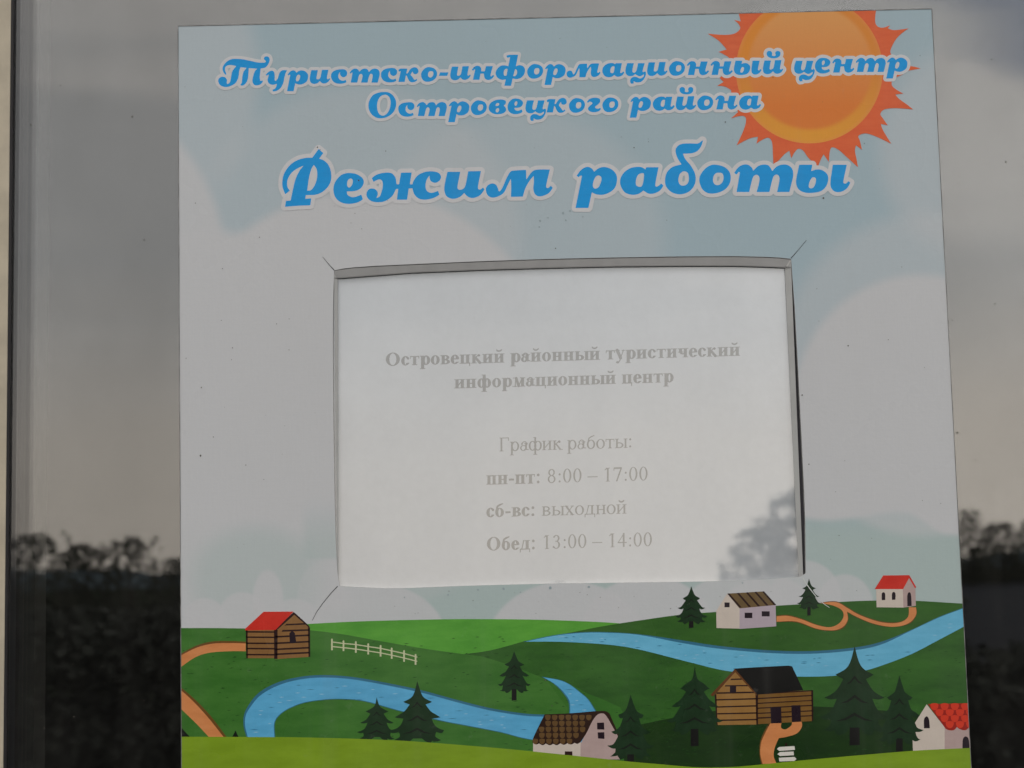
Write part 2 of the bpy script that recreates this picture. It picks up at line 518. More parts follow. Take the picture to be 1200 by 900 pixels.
def halfplanes(X, Y, quad, inset=.15):
    cx = sum(p[0] for p in quad) / len(quad); cy = sum(p[1] for p in quad) / len(quad)
    D = np.full(X.shape, -1e9)
    for i in range(len(quad)):
        a, b = quad[i], quad[(i + 1) % len(quad)]
        nx, ny = -(b[1] - a[1]), b[0] - a[0]; l = math.hypot(nx, ny); nx /= l; ny /= l
        if (cx - a[0]) * nx + (cy - a[1]) * ny > 0: nx, ny = -nx, -ny
        D = np.maximum(D, (X - a[0]) * nx + (Y - a[1]) * ny + inset)
    return D
FS = np.maximum(halfplanes(X, Y, PANEL), -(sdf_outlines(X, Y, [HOLE]) - .25))
v2, fs = iso_faces(FS, gx[0], gy[0], h, keep_grid=True)
sky_o = mesh('printed_sky', at_np(v2, ypl(1)), fs, vcol_print_mat('printed_cloud_sky'), board)
VP = np.array(v2)
A = sky_print(VP[:, 0], VP[:, 1])[:, None]
tl = sstep(VP[:, 1], 560, 640)[:, None]
colr = (TEAL * (1 - tl) + TEAL2 * tl) * (1 - A) + WHITE * A
ca = sky_o.data.color_attributes.new('print', 'FLOAT_COLOR', 'POINT')
ca.data.foreach_set('color', np.concatenate([colr, np.ones((len(VP), 1))], 1).astype(np.float32).ravel())
sky_o['label'] = 'pale blue printed sky with big soft white clouds'

# ---- printed hills, rivers, paths
LOW = .007
def hillmat(name, a, b): return print_mat(name, a, b, 1.0, LOW, (28, 28, 90))
m_back = hillmat('print_bright_green', (70, 132, 46), (88, 150, 56))
m_left = hillmat('print_meadow_green', (50, 94, 38), (66, 110, 48))
m_right = hillmat('print_dark_meadow', (42, 76, 34), (54, 94, 40))
m_upper = hillmat('print_upper_meadow', (44, 78, 34), (54, 92, 38))
m_shade = hillmat('print_deep_green', (27, 46, 23), (34, 56, 27))
m_wedge = hillmat('print_light_wedge', (48, 92, 36), (58, 104, 42))
m_lime = hillmat('print_lime_green', (106, 131, 32), (118, 144, 38))
m_shore = print_mat('print_river_shore', (48, 96, 118), (54, 104, 128), 1, LOW)
m_river = print_mat('print_river_blue', (76, 144, 178), (88, 158, 192), 1, LOW, (50, 50, 200))
m_river2 = print_mat('print_upper_river_blue', (88, 154, 180), (100, 166, 192), 1, LOW, (50, 50, 200))
m_ripple = print_mat('print_white_ripple', (128, 170, 190), None, 1, LOW)
m_dripple = print_mat('print_dark_ripple', (50, 104, 134), None, 1, LOW)
m_path = print_mat('print_path_orange', (182, 114, 68), (194, 126, 78), 1, LOW)
m_pathrim = print_mat('print_path_rim', (96, 66, 34), None, 1, LOW)
m_tuft = print_mat('print_grass_tuft', (36, 66, 30), None, 1, LOW)
O = outline
flat('printed_hill', [O('355,731.5c 410,728.6 460,727 520,725.7 560,725.5 620,726 670,727.5 720,730 760,734c 770,800c 355,800c')], 2, m_back, board)['label'] = 'bright green printed hill along the horizon'
flat('printed_hill', [O('613,751.5c 640,747 670,741 700,735 740,728.5 800,720 840,717 875,713 910,709.8 960,707 1000,704.5 1040,703.6 1073,704 1128,707.3 1150,708c 1150,790c 800,800c 650,765c')], 3, m_upper, board)['label'] = 'dark green printed hill under the barn and chapel'
flat('printed_hill', [O('540,767c 575,762 613,751.8c 640,750 667,750 733,756 800,772 850,785 900,790 943,792 983,791 1013,785 1033,779 1067,766 1100,749 1150,722c 1150,905c 540,905c')], 4, m_right, board)['label'] = 'dark green printed hill below the upper river'
flat('printed_hill', [O('205,736c 250,736 288,736.5 340,737 363,738.5 400,743 450,752 500,760.5 543,766.5 567,770 600,780.5 625,790 645,799 665,815 680,840 690,880c 690,905c 205,905c')], 6, m_left, board)['label'] = 'green printed hill on the left with the red roofed cabin'
flat('printed_hill', [O('640,796c 670,803 687,812 705,819 727,829c 735,850 730,880 735,905c 660,905c 665,830c')], 7, m_wedge, board)
flat('printed_hill', [O('728,905c 736,870 745,852 765,846 790,841 830,834 870,831 915,829 960,828 1040,833 1130,845 1150,848c 1150,905c')], 5, m_shade, board)['label'] = 'darkest green printed ground under the log cabin'
flat('printed_hill', [O('205,863.3c 289,863.6 345,864 400,865.2 445,866.8 490,869.2 587,877 677,886 733,892 773,895.5 815,899 857,898.8 897,895.4 930,892 967,888.6 1033,882.8 1083,879 1150,876c 1150,990c 205,995c')], 16, m_lime, board)['label'] = 'lime green printed hill across the foot of the board'

UR_T = '613,752 640,746 667,742 700,740.5 747,743 800,750.5 843,757 900,762 950,763 1000,759 1033,752 1067,738.5 1100,723 1128,712.5 1150,704c'
UR_B = '1150,723c 1131,733.5 1100,750 1067,767 1033,780 1013,786 983,791.5 943,793 900,791 850,786 800,774 733,758 667,752.5'
flat('printed_river', [O('613,752c ' + ' '.join(UR_T.split()[1:]) + ' ' + UR_B)], 8, m_shore, board)['label'] = 'upper printed river with dark near bank line'
UR_T2 = ' '.join('%g,%g' % (float(a), float(b) + (3.2 if 760 < float(a) < 1060 else .8)) for a, b in (q.rstrip('c').split(',') for q in UR_T.split()[1:-1]))
rv = flat('river_water', [O('616,751.9c ' + UR_T2 + ' 1150,705c ' + UR_B)], 9, m_river2, board)
LR_T = '289,864c 285.5,851 286,838 291,827 302,813 320,802 342,795 369,791.3 400,792 433,796.5 490,808 533,819.5 573,829.5 613,836 640,837.5c'
LR_B = '700,875c 625,867.5 587,858.5 543,850 517,845 467,833 427,822 400,819.5 378,820.5 356,824 338,831 327,839 322,848 322.5,864c'
flat('printed_river', [O(LR_T + ' 667,836c 666,822 658,810 647,800 634.5,793c 655,796.5 667,801.5 680,811 690,820 699,834c ' + LR_B)], 8, m_shore, board)['label'] = 'lower printed river bending left with a side stream'
LR_T2 = '290.5,864c 287.3,851 288,838.5 293.5,828.5 304.5,815.5 322,805 343,798 369,794.3 400,794.8 433,799.3 490,810.8 533,822.3 573,832.3 613,838.6 640,839.8c'
flat('river_water', [O(LR_T2 + ' 668,838c 667.5,822 660,810.5 649.5,801 637,793.8c 655,797 667,802 679.5,811.5 689,820 698,834c 699,874c 625,866.8 587,857.8 543,849.2 517,844.2 467,832.2 427,821.2 400,818.8 378,819.8 356,823.2 338,830.2 326.4,838.4 321.2,848 321.6,864c')], 9, m_river, board)
# ripples
def dash(cx, cy, w, hh=.55, tilt=-.02):
    return [(cx - w, cy - w * tilt), (cx, cy - hh), (cx + w, cy + w * tilt), (cx, cy + hh)]
rp, dr = [], []
for (x, y) in ((349, 812), (356, 817), (328, 823), (339, 821), (306, 833), (377, 813.5), (305, 837.5), (330, 817), (404, 804), (420.5, 812), (463, 813), (437, 808), (523, 838), (546, 836.5), (563, 849), (576, 844), (591, 853), (588, 849.5), (562, 846), (589, 840), (300, 858), (668, 813), (685, 832), (676, 821), (671, 826), (316, 848)):
    rp.append(dash(x, y, random.uniform(2.2, 4)))
for (x, y) in ((316, 814), (364, 808), (395, 806), (318, 829), (298, 855), (420, 820), (447, 817), (538, 833), (570, 838), (614, 855), (350, 803), (480, 825), (505, 818), (530, 842), (667, 808), (681, 826)):
    dr.append(dash(x, y, random.uniform(3, 6), .4))
def uy(x):   # a place between the banks of the upper river
    xs_ = [660, 700, 750, 800, 850, 900, 950, 1000, 1040, 1080, 1120]
    lo = [748, 750, 752, 764, 773, 779, 780, 775, 766, 750, 728]
    return float(np.interp(x, xs_, lo))
for i in range(46):
    x = random.uniform(655, 1125); wid = 3 if x < 740 else 8
    (rp if random.random() < .5 else dr).append(dash(x, uy(x) + random.uniform(-wid, wid), random.uniform(1.6, 4), .45))
flat('river_ripple', rp, 10, m_ripple, board).__setitem__('kind', 'stuff')
flat('river_ripple', dr, 11, m_dripple, board).__setitem__('kind', 'stuff')
tf = []
for i in range(420):
    x, y = random.uniform(215, 1130), random.uniform(745, 890)
    tf.append(dash(x, y, random.uniform(1.5, 3.6), .42, random.uniform(-.25, .1)))
flat('grass_tuft', tf, 7.5, m_tuft, board).__setitem__('kind', 'stuff')

# paths
def zc(txt, f, ox, oy): return O(txt, 1 / f, ox, oy)
ZA = (4.5, 200, 700); ZC = (3, 800, 600); ZF = (6, 560, 740); ZG = (6, 740, 750); ZH = (6, 940, 750)
flat('path_rim', [O('205,770c 229,757 249,751.7 271,751.2 288,752c 288,763c 267,763 244,765 227,771 205,786c'), O('205,800c 225,816.5 246,838 266.5,865c 246,865c 229,847 205,824c')], 7.9, m_pathrim, board)
flat('printed_path', [O('205,772c 229,759.5 249,754.3 271,753.6 288,754c 288,763.2c 267,763.2 244,765.2 227,771.3 205,787c'), O('205,803c 224,819.5 244,841 263,865c 246,865c 229,847 205,824c')], 8.3, m_path, board)['label'] = 'orange printed path at the left edge of the board'
flat('path_rim', [zc('330,364c 370,362 420,375 470,395 520,405 550,395 570,375 572,355 560,340 530,325 485,318c 540,314 580,335 620,358 680,380 730,388 770,384 795,365 797,335c 821,335c 822,360 805,388 770,401 725,404 670,394 615,372 580,352c 582,380 565,408 530,418 470,412 400,388 330,387c', *ZC)], 9.1, m_pathrim, board)
flat('printed_path', [zc('330,367c 370,365 420,378 470,397 515,405 545,395 563,375 565,355 553,340 525,328 485,320c 540,317 580,338 620,361 680,383 730,391 770,386 793,367 795,335c 820,335c 821,360 803,385 770,400 725,403 670,392 615,370 578,350c 580,380 562,405 528,416 470,410 400,385 330,386c', *ZC)], 9.3, m_path, board)['label'] = 'thin orange printed path winding to the chapel'
flat('path_rim', [zc('306,740c 286,772 272,810 270,850 276,886c 300,886c 300,740c', *ZC)], 9.1, m_pathrim, board)
flat('printed_path', [zc('309,740c 348,740c 346,758 362,764 382,750 384,736c 418,736c 419,755 402,778 367,790 338,795c 324,828 320,858 330,884c 281,886c 273,850 276,810 291,775', *ZC)], 9.4, m_path, board)['label'] = 'short forked orange printed path at the log cabin doors'

# ---- printed buildings
def PM(name, rgb, rgb2=None): return print_mat(name, rgb, rgb2, 1.0, LOW, (90, 90, 90))
m_red = PM('print_roof_red', (176, 42, 34), (190, 50, 40)); m_wood = PM('print_log_brown', (118, 84, 50), (130, 94, 56))
m_wood2 = PM('print_log_amber', (130, 94, 50), (142, 106, 60)); m_line = PM('print_dark_brown_line', (42, 24, 17))
m_dark = PM('print_window_dark', (34, 24, 32)); m_black = PM('print_roof_black', (17, 13, 15)); m_wallc = PM('print_wall_cream', (182, 169, 156), (188, 175, 162))
m_wallp = PM('print_wall_pink', (158, 136, 130), (166, 144, 138)); m_walll = PM('print_wall_lilac', (160, 146, 152)); m_brownroof = PM('print_roof_brown', (92, 74, 48), (104, 84, 56))
m_tile = PM('print_scale_brown', (84, 62, 38), (96, 72, 44)); m_tiled = PM('print_scale_dark', (44, 30, 20)); m_tiler = PM('print_scale_red', (186, 52, 34)); m_redd = PM('print_red_dark', (138, 32, 24))
m_wht = PM('print_white', (196, 190, 180)); m_eave = PM('print_eave_brown', (88, 54, 30)); m_fence = PM('print_fence_cream', (176, 178, 140))
def quad(a, b, c, d): return [a, b, c, d]
def zq(pts, f, ox, oy): return [(x / f + ox, y / f + oy) for x, y in pts]
def part(name, x, y, label=None):
    e = bpy.data.objects.new(name, None); COL.objects.link(e); e.parent = board
    e.location = at(x, y, -BOARD_T) - board.location; e.empty_display_size = .01
    if label: e['label'] = label
    return e
def rect(x0, y0, x1, y1): return [(x0, y0), (x1, y0), (x1, y1), (x0, y1)]

e = part('printed_cabin', 326, 772, 'small printed log cabin with a red roof')
flat('wall', [zq([(398, 172), (552, 172), (552, 321), (402, 321)], *ZA), zq([(552, 165), (648, 78), (732, 155), (735, 314), (552, 326)], *ZA)], 12, m_wood, e)
ln = [zq([(398, y), (548, y + 1), (548, y + 9), (398, y + 8)], *ZA) for y in (178, 206, 238, 266, 298)]
ln += [zq([(552, y + 4), (732, y - 5), (732, y + 4), (552, y + 13)], *ZA) for y in (200, 234, 266, 292)]
ln += [zq(q, *ZA) for q in ([(590, 172), (732, 168), (732, 176), (585, 182)], [(610, 140), (705, 136), (712, 144), (600, 149)], [(396, 170), (406, 170), (407, 322), (399, 322)], [(545, 172), (564, 172), (563, 325), (546, 325)], [(724, 158), (735, 158), (736, 314), (727, 314)], [(648, 78), (655, 82), (732, 152), (730, 160), (652, 92), (556, 176), (548, 172)])]
flat('log_seam', ln, 12.4, m_line, e)
flat('roof', [zq([(392, 166), (490, 76), (648, 75), (553, 172), (393, 174)], *ZA)], 13, m_red, e)
flat('window', [zc('628,242c 626,190c 640,178 655,188c 663,240c', *ZA)], 13, m_dark, e)

e = part('printed_farmhouse', 676, 888, 'printed house with a scaled brown gambrel roof')
flat('wall', [zq([(388, 780), (724, 775), (724, 900), (388, 900)], *ZF)], 12, m_wallc, e)
flat('wall', [zc('722,790c 762,712 802,632 835,585 872,572 905,588 952,670 997,748c 999,900c 722,900c', *ZF)], 12.5, m_wallp, e)
flat('roof', [zc('383,780c 395,735 470,582c 650,575 835,560 895,560 925,575c 962,660 1001,742c 996,758c 945,665 900,590 870,576 835,590 800,640 765,712 722,778c 700,790 680,783c 655,795 632,785c 605,797 580,787c 555,800 530,790c 505,800 478,788c 455,800 430,787c 408,795 383,780c', *ZF)], 13, m_tiled, e)
sc_ = []
for r in range(5):
    yy = 606 + r * 42
    for k in range(8):
        x = 492 - r * 22 + k * 48 + (24 if r % 2 else 0)
        lim = 828 - r * 30
        if x < lim - 22 and x > 470 - r * 20: sc_.append(zc(f'{x-19},{yy-14} {x},{yy-20} {x+19},{yy-14} {x+15},{yy+10} {x},{yy+19} {x-15},{yy+10}', *ZF))
flat('roof_scale', sc_, 13.5, m_tile, e)
flat('window', [zq([(838, 642), (887, 640), (889, 690), (839, 689)], *ZF)], 13.6, m_dark, e)
flat('window', [zq([(842, 710), (889, 708), (890, 756), (845, 752)], *ZF)], 13.6, m_dark, e)
flat('door', [zq([(612, 843), (664, 843), (667, 900), (608, 900)], *ZF)], 13.6, m_line, e)

e = part('printed_barn', 875, 737, 'printed white barn with a striped brown roof')
flat('wall', [zq([(118, 348), (156, 288), (202, 338), (201, 410), (119, 408)], *ZC)], 12, m_wallc, e)
flat('wall', [zq([(200, 336), (327, 326), (329, 402), (200, 411)], *ZC)], 12.2, m_walll, e)
flat('roof', [zq([(157, 287), (285, 279), (326, 327), (200, 339)], *ZC)], 13, m_brownroof, e)
flat('roof_stripe', [zq([(x, 287 - (x - 157) * .06), (x + 7, 286 - (x - 157) * .06), (x + 50, 335 - (x - 157) * .07), (x + 42, 336 - (x - 157) * .07)], *ZC) for x in (157, 190, 222, 252, 279)], 13.4, m_line, e)
for q in (rect(147, 318, 165, 335), rect(218, 354, 245, 373), rect(278, 349, 306, 367)):
    flat('window', [zq(q, *ZC)], 13.6, m_dark, e)

e = part('printed_chapel', 1049, 712, 'small printed white chapel with a red roof')
flat('wall', [zq([(680, 268), (774, 268), (776, 336), (682, 335)], *ZC)], 12, m_wallc, e)
flat('wall', [zq([(774, 268), (796, 226), (818, 264), (820, 330), (776, 336)], *ZC)], 12.2, m_wallp, e)
flat('roof', [zq([(675, 271), (705, 223), (797, 222), (821, 264), (817, 268), (796, 232), (775, 271)], *ZC)], 13, m_red, e)
for x, y in ((706, 282), (742, 281)):
    flat('window', [zc(f'{x-6},{y+28}c {x-6},{y+6} {x},{y} {x+6},{y+6} {x+6},{y+27}c', *ZC)], 13.6, m_dark, e)
flat('door', [zc('790,331c 790,292 797,282 803,292 805,330c', *ZC)], 13.6, m_dark, e)

e = part('printed_log_cabin', 895, 849, 'large printed log cabin with a black roof')
flat('wall', [zq([(590, 382), (730, 220), (880, 385), (886, 594), (606, 598)], *ZG)], 12, m_wood2, e)
flat('wall', [zq([(262, 636), (455, 626), (457, 735), (264, 746)], *ZC)], 12.2, PM('print_log_shaded', (104, 74, 36), (116, 84, 44)), e)
ln = [zq(q, *ZG) for q in ([(702, 272), (770, 270), (778, 280), (694, 282)], [(660, 318), (815, 316), (822, 325), (655, 327)], [(600, 368), (865, 362), (872, 373), (597, 379)],
     [(592, 416), (880, 408), (880, 418), (592, 426)], [(600, 466), (882, 458), (882, 468), (600, 476)], [(604, 514), (884, 508), (884, 518), (604, 524)], [(606, 560), (885, 554), (885, 564), (606, 570)],
     [(584, 384), (597, 380), (606, 598), (600, 598)], [(872, 384), (890, 384), (890, 594), (878, 594)])]
ln += [zq(q, *ZC) for q in ([(262, 654), (456, 643), (456, 647), (262, 658)], [(262, 671), (456, 661), (456, 664), (262, 675)], [(262, 688), (456, 678), (456, 682), (262, 692)], [(264, 706), (456, 697), (456, 701), (264, 710)], [(264, 722), (456, 714), (456, 718), (264, 727)], [(452, 626), (459, 626), (459, 735), (454, 735)], [(262, 638), (456, 626), (456, 630), (262, 642)])]
flat('log_seam', ln, 12.5, m_line, e)
flat('eave', [zq([(556, 385), (728, 203), (742, 208), (884, 372), (880, 392), (730, 226), (596, 372), (572, 398)], *ZG)], 13, m_eave, e)
flat('roof', [zc('730,206c 740,200 1060,182 1110,181 1130,186c 1208,352c 884,384c', *ZG)], 13.3, m_black, e)
flat('window', [zq(rect(692, 322, 736, 368), *ZG)], 13.6, m_dark, e)
flat('door', [zq([(308, 686), (346, 684), (348, 742), (311, 743)], *ZC)], 13.6, m_dark, e)
flat('door', [zq([(382, 680), (414, 679), (416, 737), (384, 738)], *ZC)], 13.6, m_dark, e)

e = part('printed_white_house', 1104, 880, 'printed white house with a scalloped red roof at the right edge')
flat('wall', [zq([(774, 612), (876, 452), (1004, 616), (1004, 800), (780, 800)], *ZH)], 12, m_wallc, e)
flat('wall', [zq([(1002, 600), (1230, 590), (1230, 800), (1002, 800)], *ZH)], 12.2, m_wallp, e)
flat('roof', [zc('884,450c 1240,442c 1240,600c 1200,600 1175,612c 1155,632 1132,634 1105,625 1088,612c 1070,632 1045,636 1015,628 1000,612c', *ZH)], 13, m_redd, e)
sc_ = []
for r in range(4):
    for k in range(8):
        x = 930 + k * 72 + (36 if r % 2 else 0) - 72; y = 470 + r * 42
        if x > 905 + r * 34 and x < 1215: sc_.append(zc(f'{x-27},{y-18} {x},{y-26} {x+27},{y-18} {x+22},{y+12} {x},{y+24} {x-22},{y+12}', *ZH))
flat('roof_scale', sc_, 13.5, m_tiler, e)
flat('window', [zc('857,621c 857,560 875,537 892,558 898,620c', *ZH)], 13.6, m_dark, e)
flat('door', [zc('1127,780c 1130,700 1150,678 1172,700 1178,780c', *ZH)], 13.6, m_dark, e)

e = part('printed_signpost', 921, 893, 'tiny printed white signpost beside the path')
flat('post', [zq(rect(361, 812, 367, 884), *ZC)], 12, m_line, e)
for q in ([(331, 833), (340, 826), (393, 823), (395, 836), (340, 840)], [(333, 851), (342, 844), (390, 842), (391, 855), (342, 858)], [(338, 864), (393, 861), (400, 868), (393, 875), (340, 877)]):
    flat('pointer', [zq(q, *ZC)], 13, m_wht, e)

e = part('printed_fence', 440, 766, 'tiny printed cream rail fence')
posts = [(389, 749, 762), (402.5, 751, 763), (417, 752, 765), (431.5, 754.5, 767), (446, 756.5, 769.5), (459, 759.5, 772), (473.5, 762.5, 775.5), (487, 767, 779)]
for x, a, b in posts: flat('post', [[(x - 1, a), (x, a - .8), (x + 1, a), (x + 1, b), (x - 1, b)]], 12, m_fence, e)
for f_ in (.25, .66):
    top = [(x + (2 if i == 7 else 0), a + (b - a) * f_ - .6) for i, (x, a, b) in enumerate(posts)]
    flat('rail', [top + [(x, y + 1.3) for x, y in reversed(top)]], 12.3, m_fence, e)

# firs
FIR_L = '340,150 305,205 235,245c 262,262 290,276c 245,350 200,385 160,405c 200,418 245,413c 215,480 175,520 125,540c 160,558 205,556c 200,590 180,615 155,630c 195,640 235,632c 235,650 255,668c 300,655 335,615c'
m_fir = print_mat('print_fir_green', (26, 44, 28), (34, 54, 36), 1, .008, (90, 90, 90)); m_firt = print_mat('print_fir_trunk', (19, 20, 19), None, 1, .008); m_firs = print_mat('print_fir_shadow_branch', (20, 31, 25), None, 1, .008)
def fir(cx, top, bot, hw, tb, lay=14, jit=0):
    left = [tuple(map(float, t.rstrip('c').split(','))) + (t.endswith('c'),) for t in FIR_L.split()]
    sx, sy = hw / 243.0, (bot - top) / 620.0
    if jit:
        rr = random.Random(jit); left = [(x + rr.uniform(-9, 9), y + rr.uniform(-8, 8), c) for x, y, c in left]
    P = [(368, 45, True)] + left + [(2 * 368 - x + (6 if jit else 0), y, c) for x, y, c in reversed(left)]
    tx = ' '.join('%.3f,%.3f%s' % (cx + (x - 368) * sx, top + (y - 45) * sy, 'c' if c else '') for x, y, c in P)
    e = part('printed_fir', cx, tb)
    if tb > bot:
        w = hw * .14; flat('trunk', [[(cx - w, bot - (bot - top) * .12), (cx + w, bot - (bot - top) * .12), (cx + w * 1.05, tb), (cx - w * 1.05, tb + .5)]], lay + .1, m_firt, e)
    flat('branches', [O(tx, sub=4)], lay + .3, m_fir, e)
    sh = []
    for (yy, ww) in ((290, 60), (425, 105), (550, 140)):
        for s in (-1, 1):
            q = [(0, yy - 40), (s * ww * .5, yy), (s * ww, yy + 22), (s * ww * .45, yy + 14), (0, yy - 18)]
            sh.append([(cx + x * sx, top + (y - 45) * sy) for x, y in q])
    flat('branch_shade', sh, lay + .5, m_firs, e)
    return e
for i, a in enumerate(((1001.5, 757, 861, 41, 873), (1054, 791.5, 872, 27, 881), (814, 781, 860, 32, 874), (739, 814, 890, 27, 895), (602.5, 763, 812, 19.5, 820.5), (489, 798, 871, 31, 0), (441.5, 817, 868, 22.5, 0), (810, 687, 731, 18, 735.5), (948, 678, 714, 13.5, 721))):
    fir(*a, lay=14 + (i % 2) * .02 + (.7 if i == 0 else 0), jit=i)
flat('printed_fir', [O('205,842c 212,852 223,864c 205,866c')], 14, m_firs, board)
flat('printed_fir', [O('272,864c 276,856c 279.5,864c')], 14, m_firs, board)

# ---- printed sun
e = part('printed_sun', 948, 168, 'orange printed sun cut off by the top edge of the board')
Z1, Z2, Z3, Z4 = (8.571, 820, 0), (8.571, 950, 0), (8.571, 820, 95), (8.571, 950, 95)
def cv(txt, z_):
    r = []
    for t in txt.split():
        c = t.endswith('c'); a, b = t.rstrip('c').split(',')
        r.append('%.2f,%.2f%s' % (float(a) / z_[0] + z_[1], float(b) / z_[0] + z_[2], 'c' if c else ''))
    return ' '.join(r)
rays = ' '.join([cv('375,60c 400,170 412,215c 345,200c 385,235 408,275c 395,305 340,340 240,350 80,338c 180,400 240,460 270,497c 190,520c 240,545 300,590 290,680 200,785c 240,822c 175,862c 250,868 315,905c', Z1),
                 cv('330,200 385,310c 315,375c 380,355 440,350 465,380 455,450 420,540 370,645c 450,600 520,570 585,560c 570,630c 610,600 680,568 715,590 730,640 735,740 740,835c 790,800 850,735 900,700c 920,775c 950,720 990,680 1040,700 1090,770 1145,820 1187,858c 1215,790', Z3),
                 cv('130,735c 182,812c 192,710 215,665 280,690 370,770 475,865c 462,790 445,700 455,645c 515,690c 495,600 480,550 550,525 640,550 730,590 810,630c 760,550 720,480 705,430c 775,445c 730,380 700,330 740,285 830,272 920,275 1030,285c 960,230 890,180 850,135c 930,125c 860,85 815,40 820,-30c', Z4),
                 cv('870,772c 930,745 980,712 1050,697 1105,687c 1050,672 960,655c 870,600 805,540 810,480 860,390 920,330 985,285c 900,297 830,302 775,284c 797,255c 730,277 680,270 650,230 650,150 668,50c', Z2)])
flat('sun_rays', [O(rays, sub=4)], 12, print_mat('print_ray_orange', (184, 86, 58), (190, 94, 62), 1, .022), e)
V2, F2, C2 = [], [], []
scx, scy, sr = 948.5, 82.0, 86.0
nr, na = 40, 120
quadc = lambda *c: np.array(ink(*c, coat=.022))
def suncol(x, y, r):
    d = math.hypot(x - (scx + 1), y - (scy - 3)) ; ed = d / 73.0
    t = (y - (scy - sr)) / (2 * sr)
    u_ = min(1, t / .75); inner = quadc(188, 136, 84) * (1 - u_) + quadc(186, 108, 58) * u_
    ang = math.atan2(y - scy, x - scx)
    bottom = max(0, math.sin(ang)); lft = max(0, -math.cos(ang))
    ringc = quadc(184, 116, 60) * (1 - bottom) + quadc(192, 132, 58) * bottom
    if y < scy: ringc = quadc(190, 120, 52) * (lft * .6 + .2) + ringc * (1 - (lft * .6 + .2))
    w = min(1, max(0, (ed - .95) / .09)); w = w * w * (3 - 2 * w)
    c = inner * (1 - w) + ringc * w
    rim = min(1, max(0, (r - .955) / .03))
    return c * (1 - rim * .25) + quadc(196, 122, 82) * rim * .25
V2.append((scx, scy)); C2.append(suncol(scx, scy, 0))
for i in range(1, nr + 1):
    for j in range(na):
        r = i / nr; a = 2 * math.pi * j / na
        x, y = scx + sr * r * math.cos(a), scy + sr * r * math.sin(a)
        # the board edge cuts the disc
        topy = 30.0 + (x - 208.2) * (-20.2 / 884.1) + .3
        y = max(y, topy)
        V2.append((x, y)); C2.append(suncol(x, y, r))
for j in range(na): F2.append((0, 1 + j, 1 + (j + 1) % na))
for i in range(1, nr):
    for j in range(na):
        a, b = 1 + (i - 1) * na + j, 1 + (i - 1) * na + (j + 1) % na
        q = (a, a + na, b + na, b)
        P = [V2[k] for k in q]
        ar = abs(sum(P[k][0] * P[(k + 1) % 4][1] - P[(k + 1) % 4][0] * P[k][1] for k in range(4)))
        if ar > 1e-3: F2.append(q)
F2 = [tuple(reversed(f)) for f in F2]
sdo = mesh('sun_disc', at_np(V2, ypl(13)), F2, vcol_print_mat('printed_sun_disc'), e)
ca = sdo.data.color_attributes.new('print', 'FLOAT_COLOR', 'POINT')
ca.data.foreach_set('color', np.concatenate([np.array(C2), np.ones((len(C2), 1))], 1).astype(np.float32).ravel())

# ================================================================== BRUSH LETTERING
G = {}   # char -> (unit, left, baseline, [outlines])
def glyph(ch, unit, left, base_, *outs): G[ch] = (unit, left, base_, outs)
glyph('Р', 240, 82, 607, '108,508c 85,450 82,390 100,320 150,250 220,205 290,188 345,186c 400,110c 442,145c 405,195c 450,212 490,255 510,320 508,390 480,445 430,490 370,512 288,515c 283,548c 336,543c 328,605c 230,608 105,618c 114,566c 155,562c 170,490 190,400 212,340 240,290 272,255c 225,275 170,312 135,362 123,410 130,450 148,475c',
      '358,250c 335,290 315,370 300,476c 335,470 370,420 388,350 382,285')
glyph('е', 240, 530, 587, '680,320 740,333 788,368 796,410 770,455 720,478 648,482c 655,512 690,532 730,528 775,510c 790,552c 740,580 660,592 590,575 545,530 530,465 545,400 590,345 630,325', '685,368 700,385 695,420 675,447 655,440 650,410 660,380')
glyph('ж', 240, 72, 555, '118,365c 160,335 230,318 290,322 325,360 336,420c 358,420c 375,318c 468,316c 452,420c 475,420c 490,380 530,335 590,310 650,306 702,318 726,350 715,385 680,406 645,398 628,375 625,342c 600,380 590,430 600,475 640,495 700,478c 712,512c 660,540 590,555 530,545 490,505 475,455c 442,457c 428,555c 338,555c 350,459c 330,462c 300,520 250,560 190,577 120,570 78,537 72,495 95,462 135,458 165,480 170,512 156,541c 188,525 208,470 215,420 205,385 175,378 133,398c')
glyph('и', 240, 755, 542, '783,310c 895,310c 872,430 875,460 900,468 930,450 945,410 965,305c 1077,303c 1052,430 1055,462 1075,464 1095,447c 1108,465c 1070,515 1010,540 960,528 930,495c 890,532 830,547 775,525 755,470 762,400')
glyph('м', 240, 218, 530, '220,465 235,430 275,412 310,425 328,460 332,478 346,478 370,440 400,370 435,310 475,298 573,293c 576,378c 620,315 668,291 783,290c 752,420 755,450 772,450 790,431c 808,450c 770,500 700,526 655,510 637,460 642,400 640,345c 600,395 565,460 545,528c 440,530c 443,450 440,368c 410,430 380,490 340,520 280,537 235,515')
glyph('р', 240, 108, 505, '118,345c 150,300 190,272 225,268 255,285 272,310c 310,280 360,268 420,285 465,330 473,385 455,450 410,490 350,512 290,508 252,490c 222,628c 108,628c 165,345c 150,345 136,358c', '312,342 335,360 332,400 310,445 280,458 262,440 265,400 285,355')
glyph('а', 240, 502, 505, '690,270 722,290c 730,270c 838,270c 812,400 812,438 835,435 862,412c 880,432c 850,475 800,500 750,502 705,475c 660,505 600,512 540,490 503,430 503,370 535,315 590,278 645,267', '700,322 710,340 703,400 690,435 665,442 640,425 640,380 660,335')
glyph('б', 240, 70, 500, '215,245c 180,190 162,130 175,90 215,65 290,60 350,62 375,52 398,33c 402,42 385,90 350,130 300,147 228,150c 250,200 300,260 335,330 338,395 315,450 270,490 200,508 130,490 80,440 70,375 90,310 140,265', '240,305 270,320 280,370 270,410 240,430 205,425 188,390 195,340 215,315')
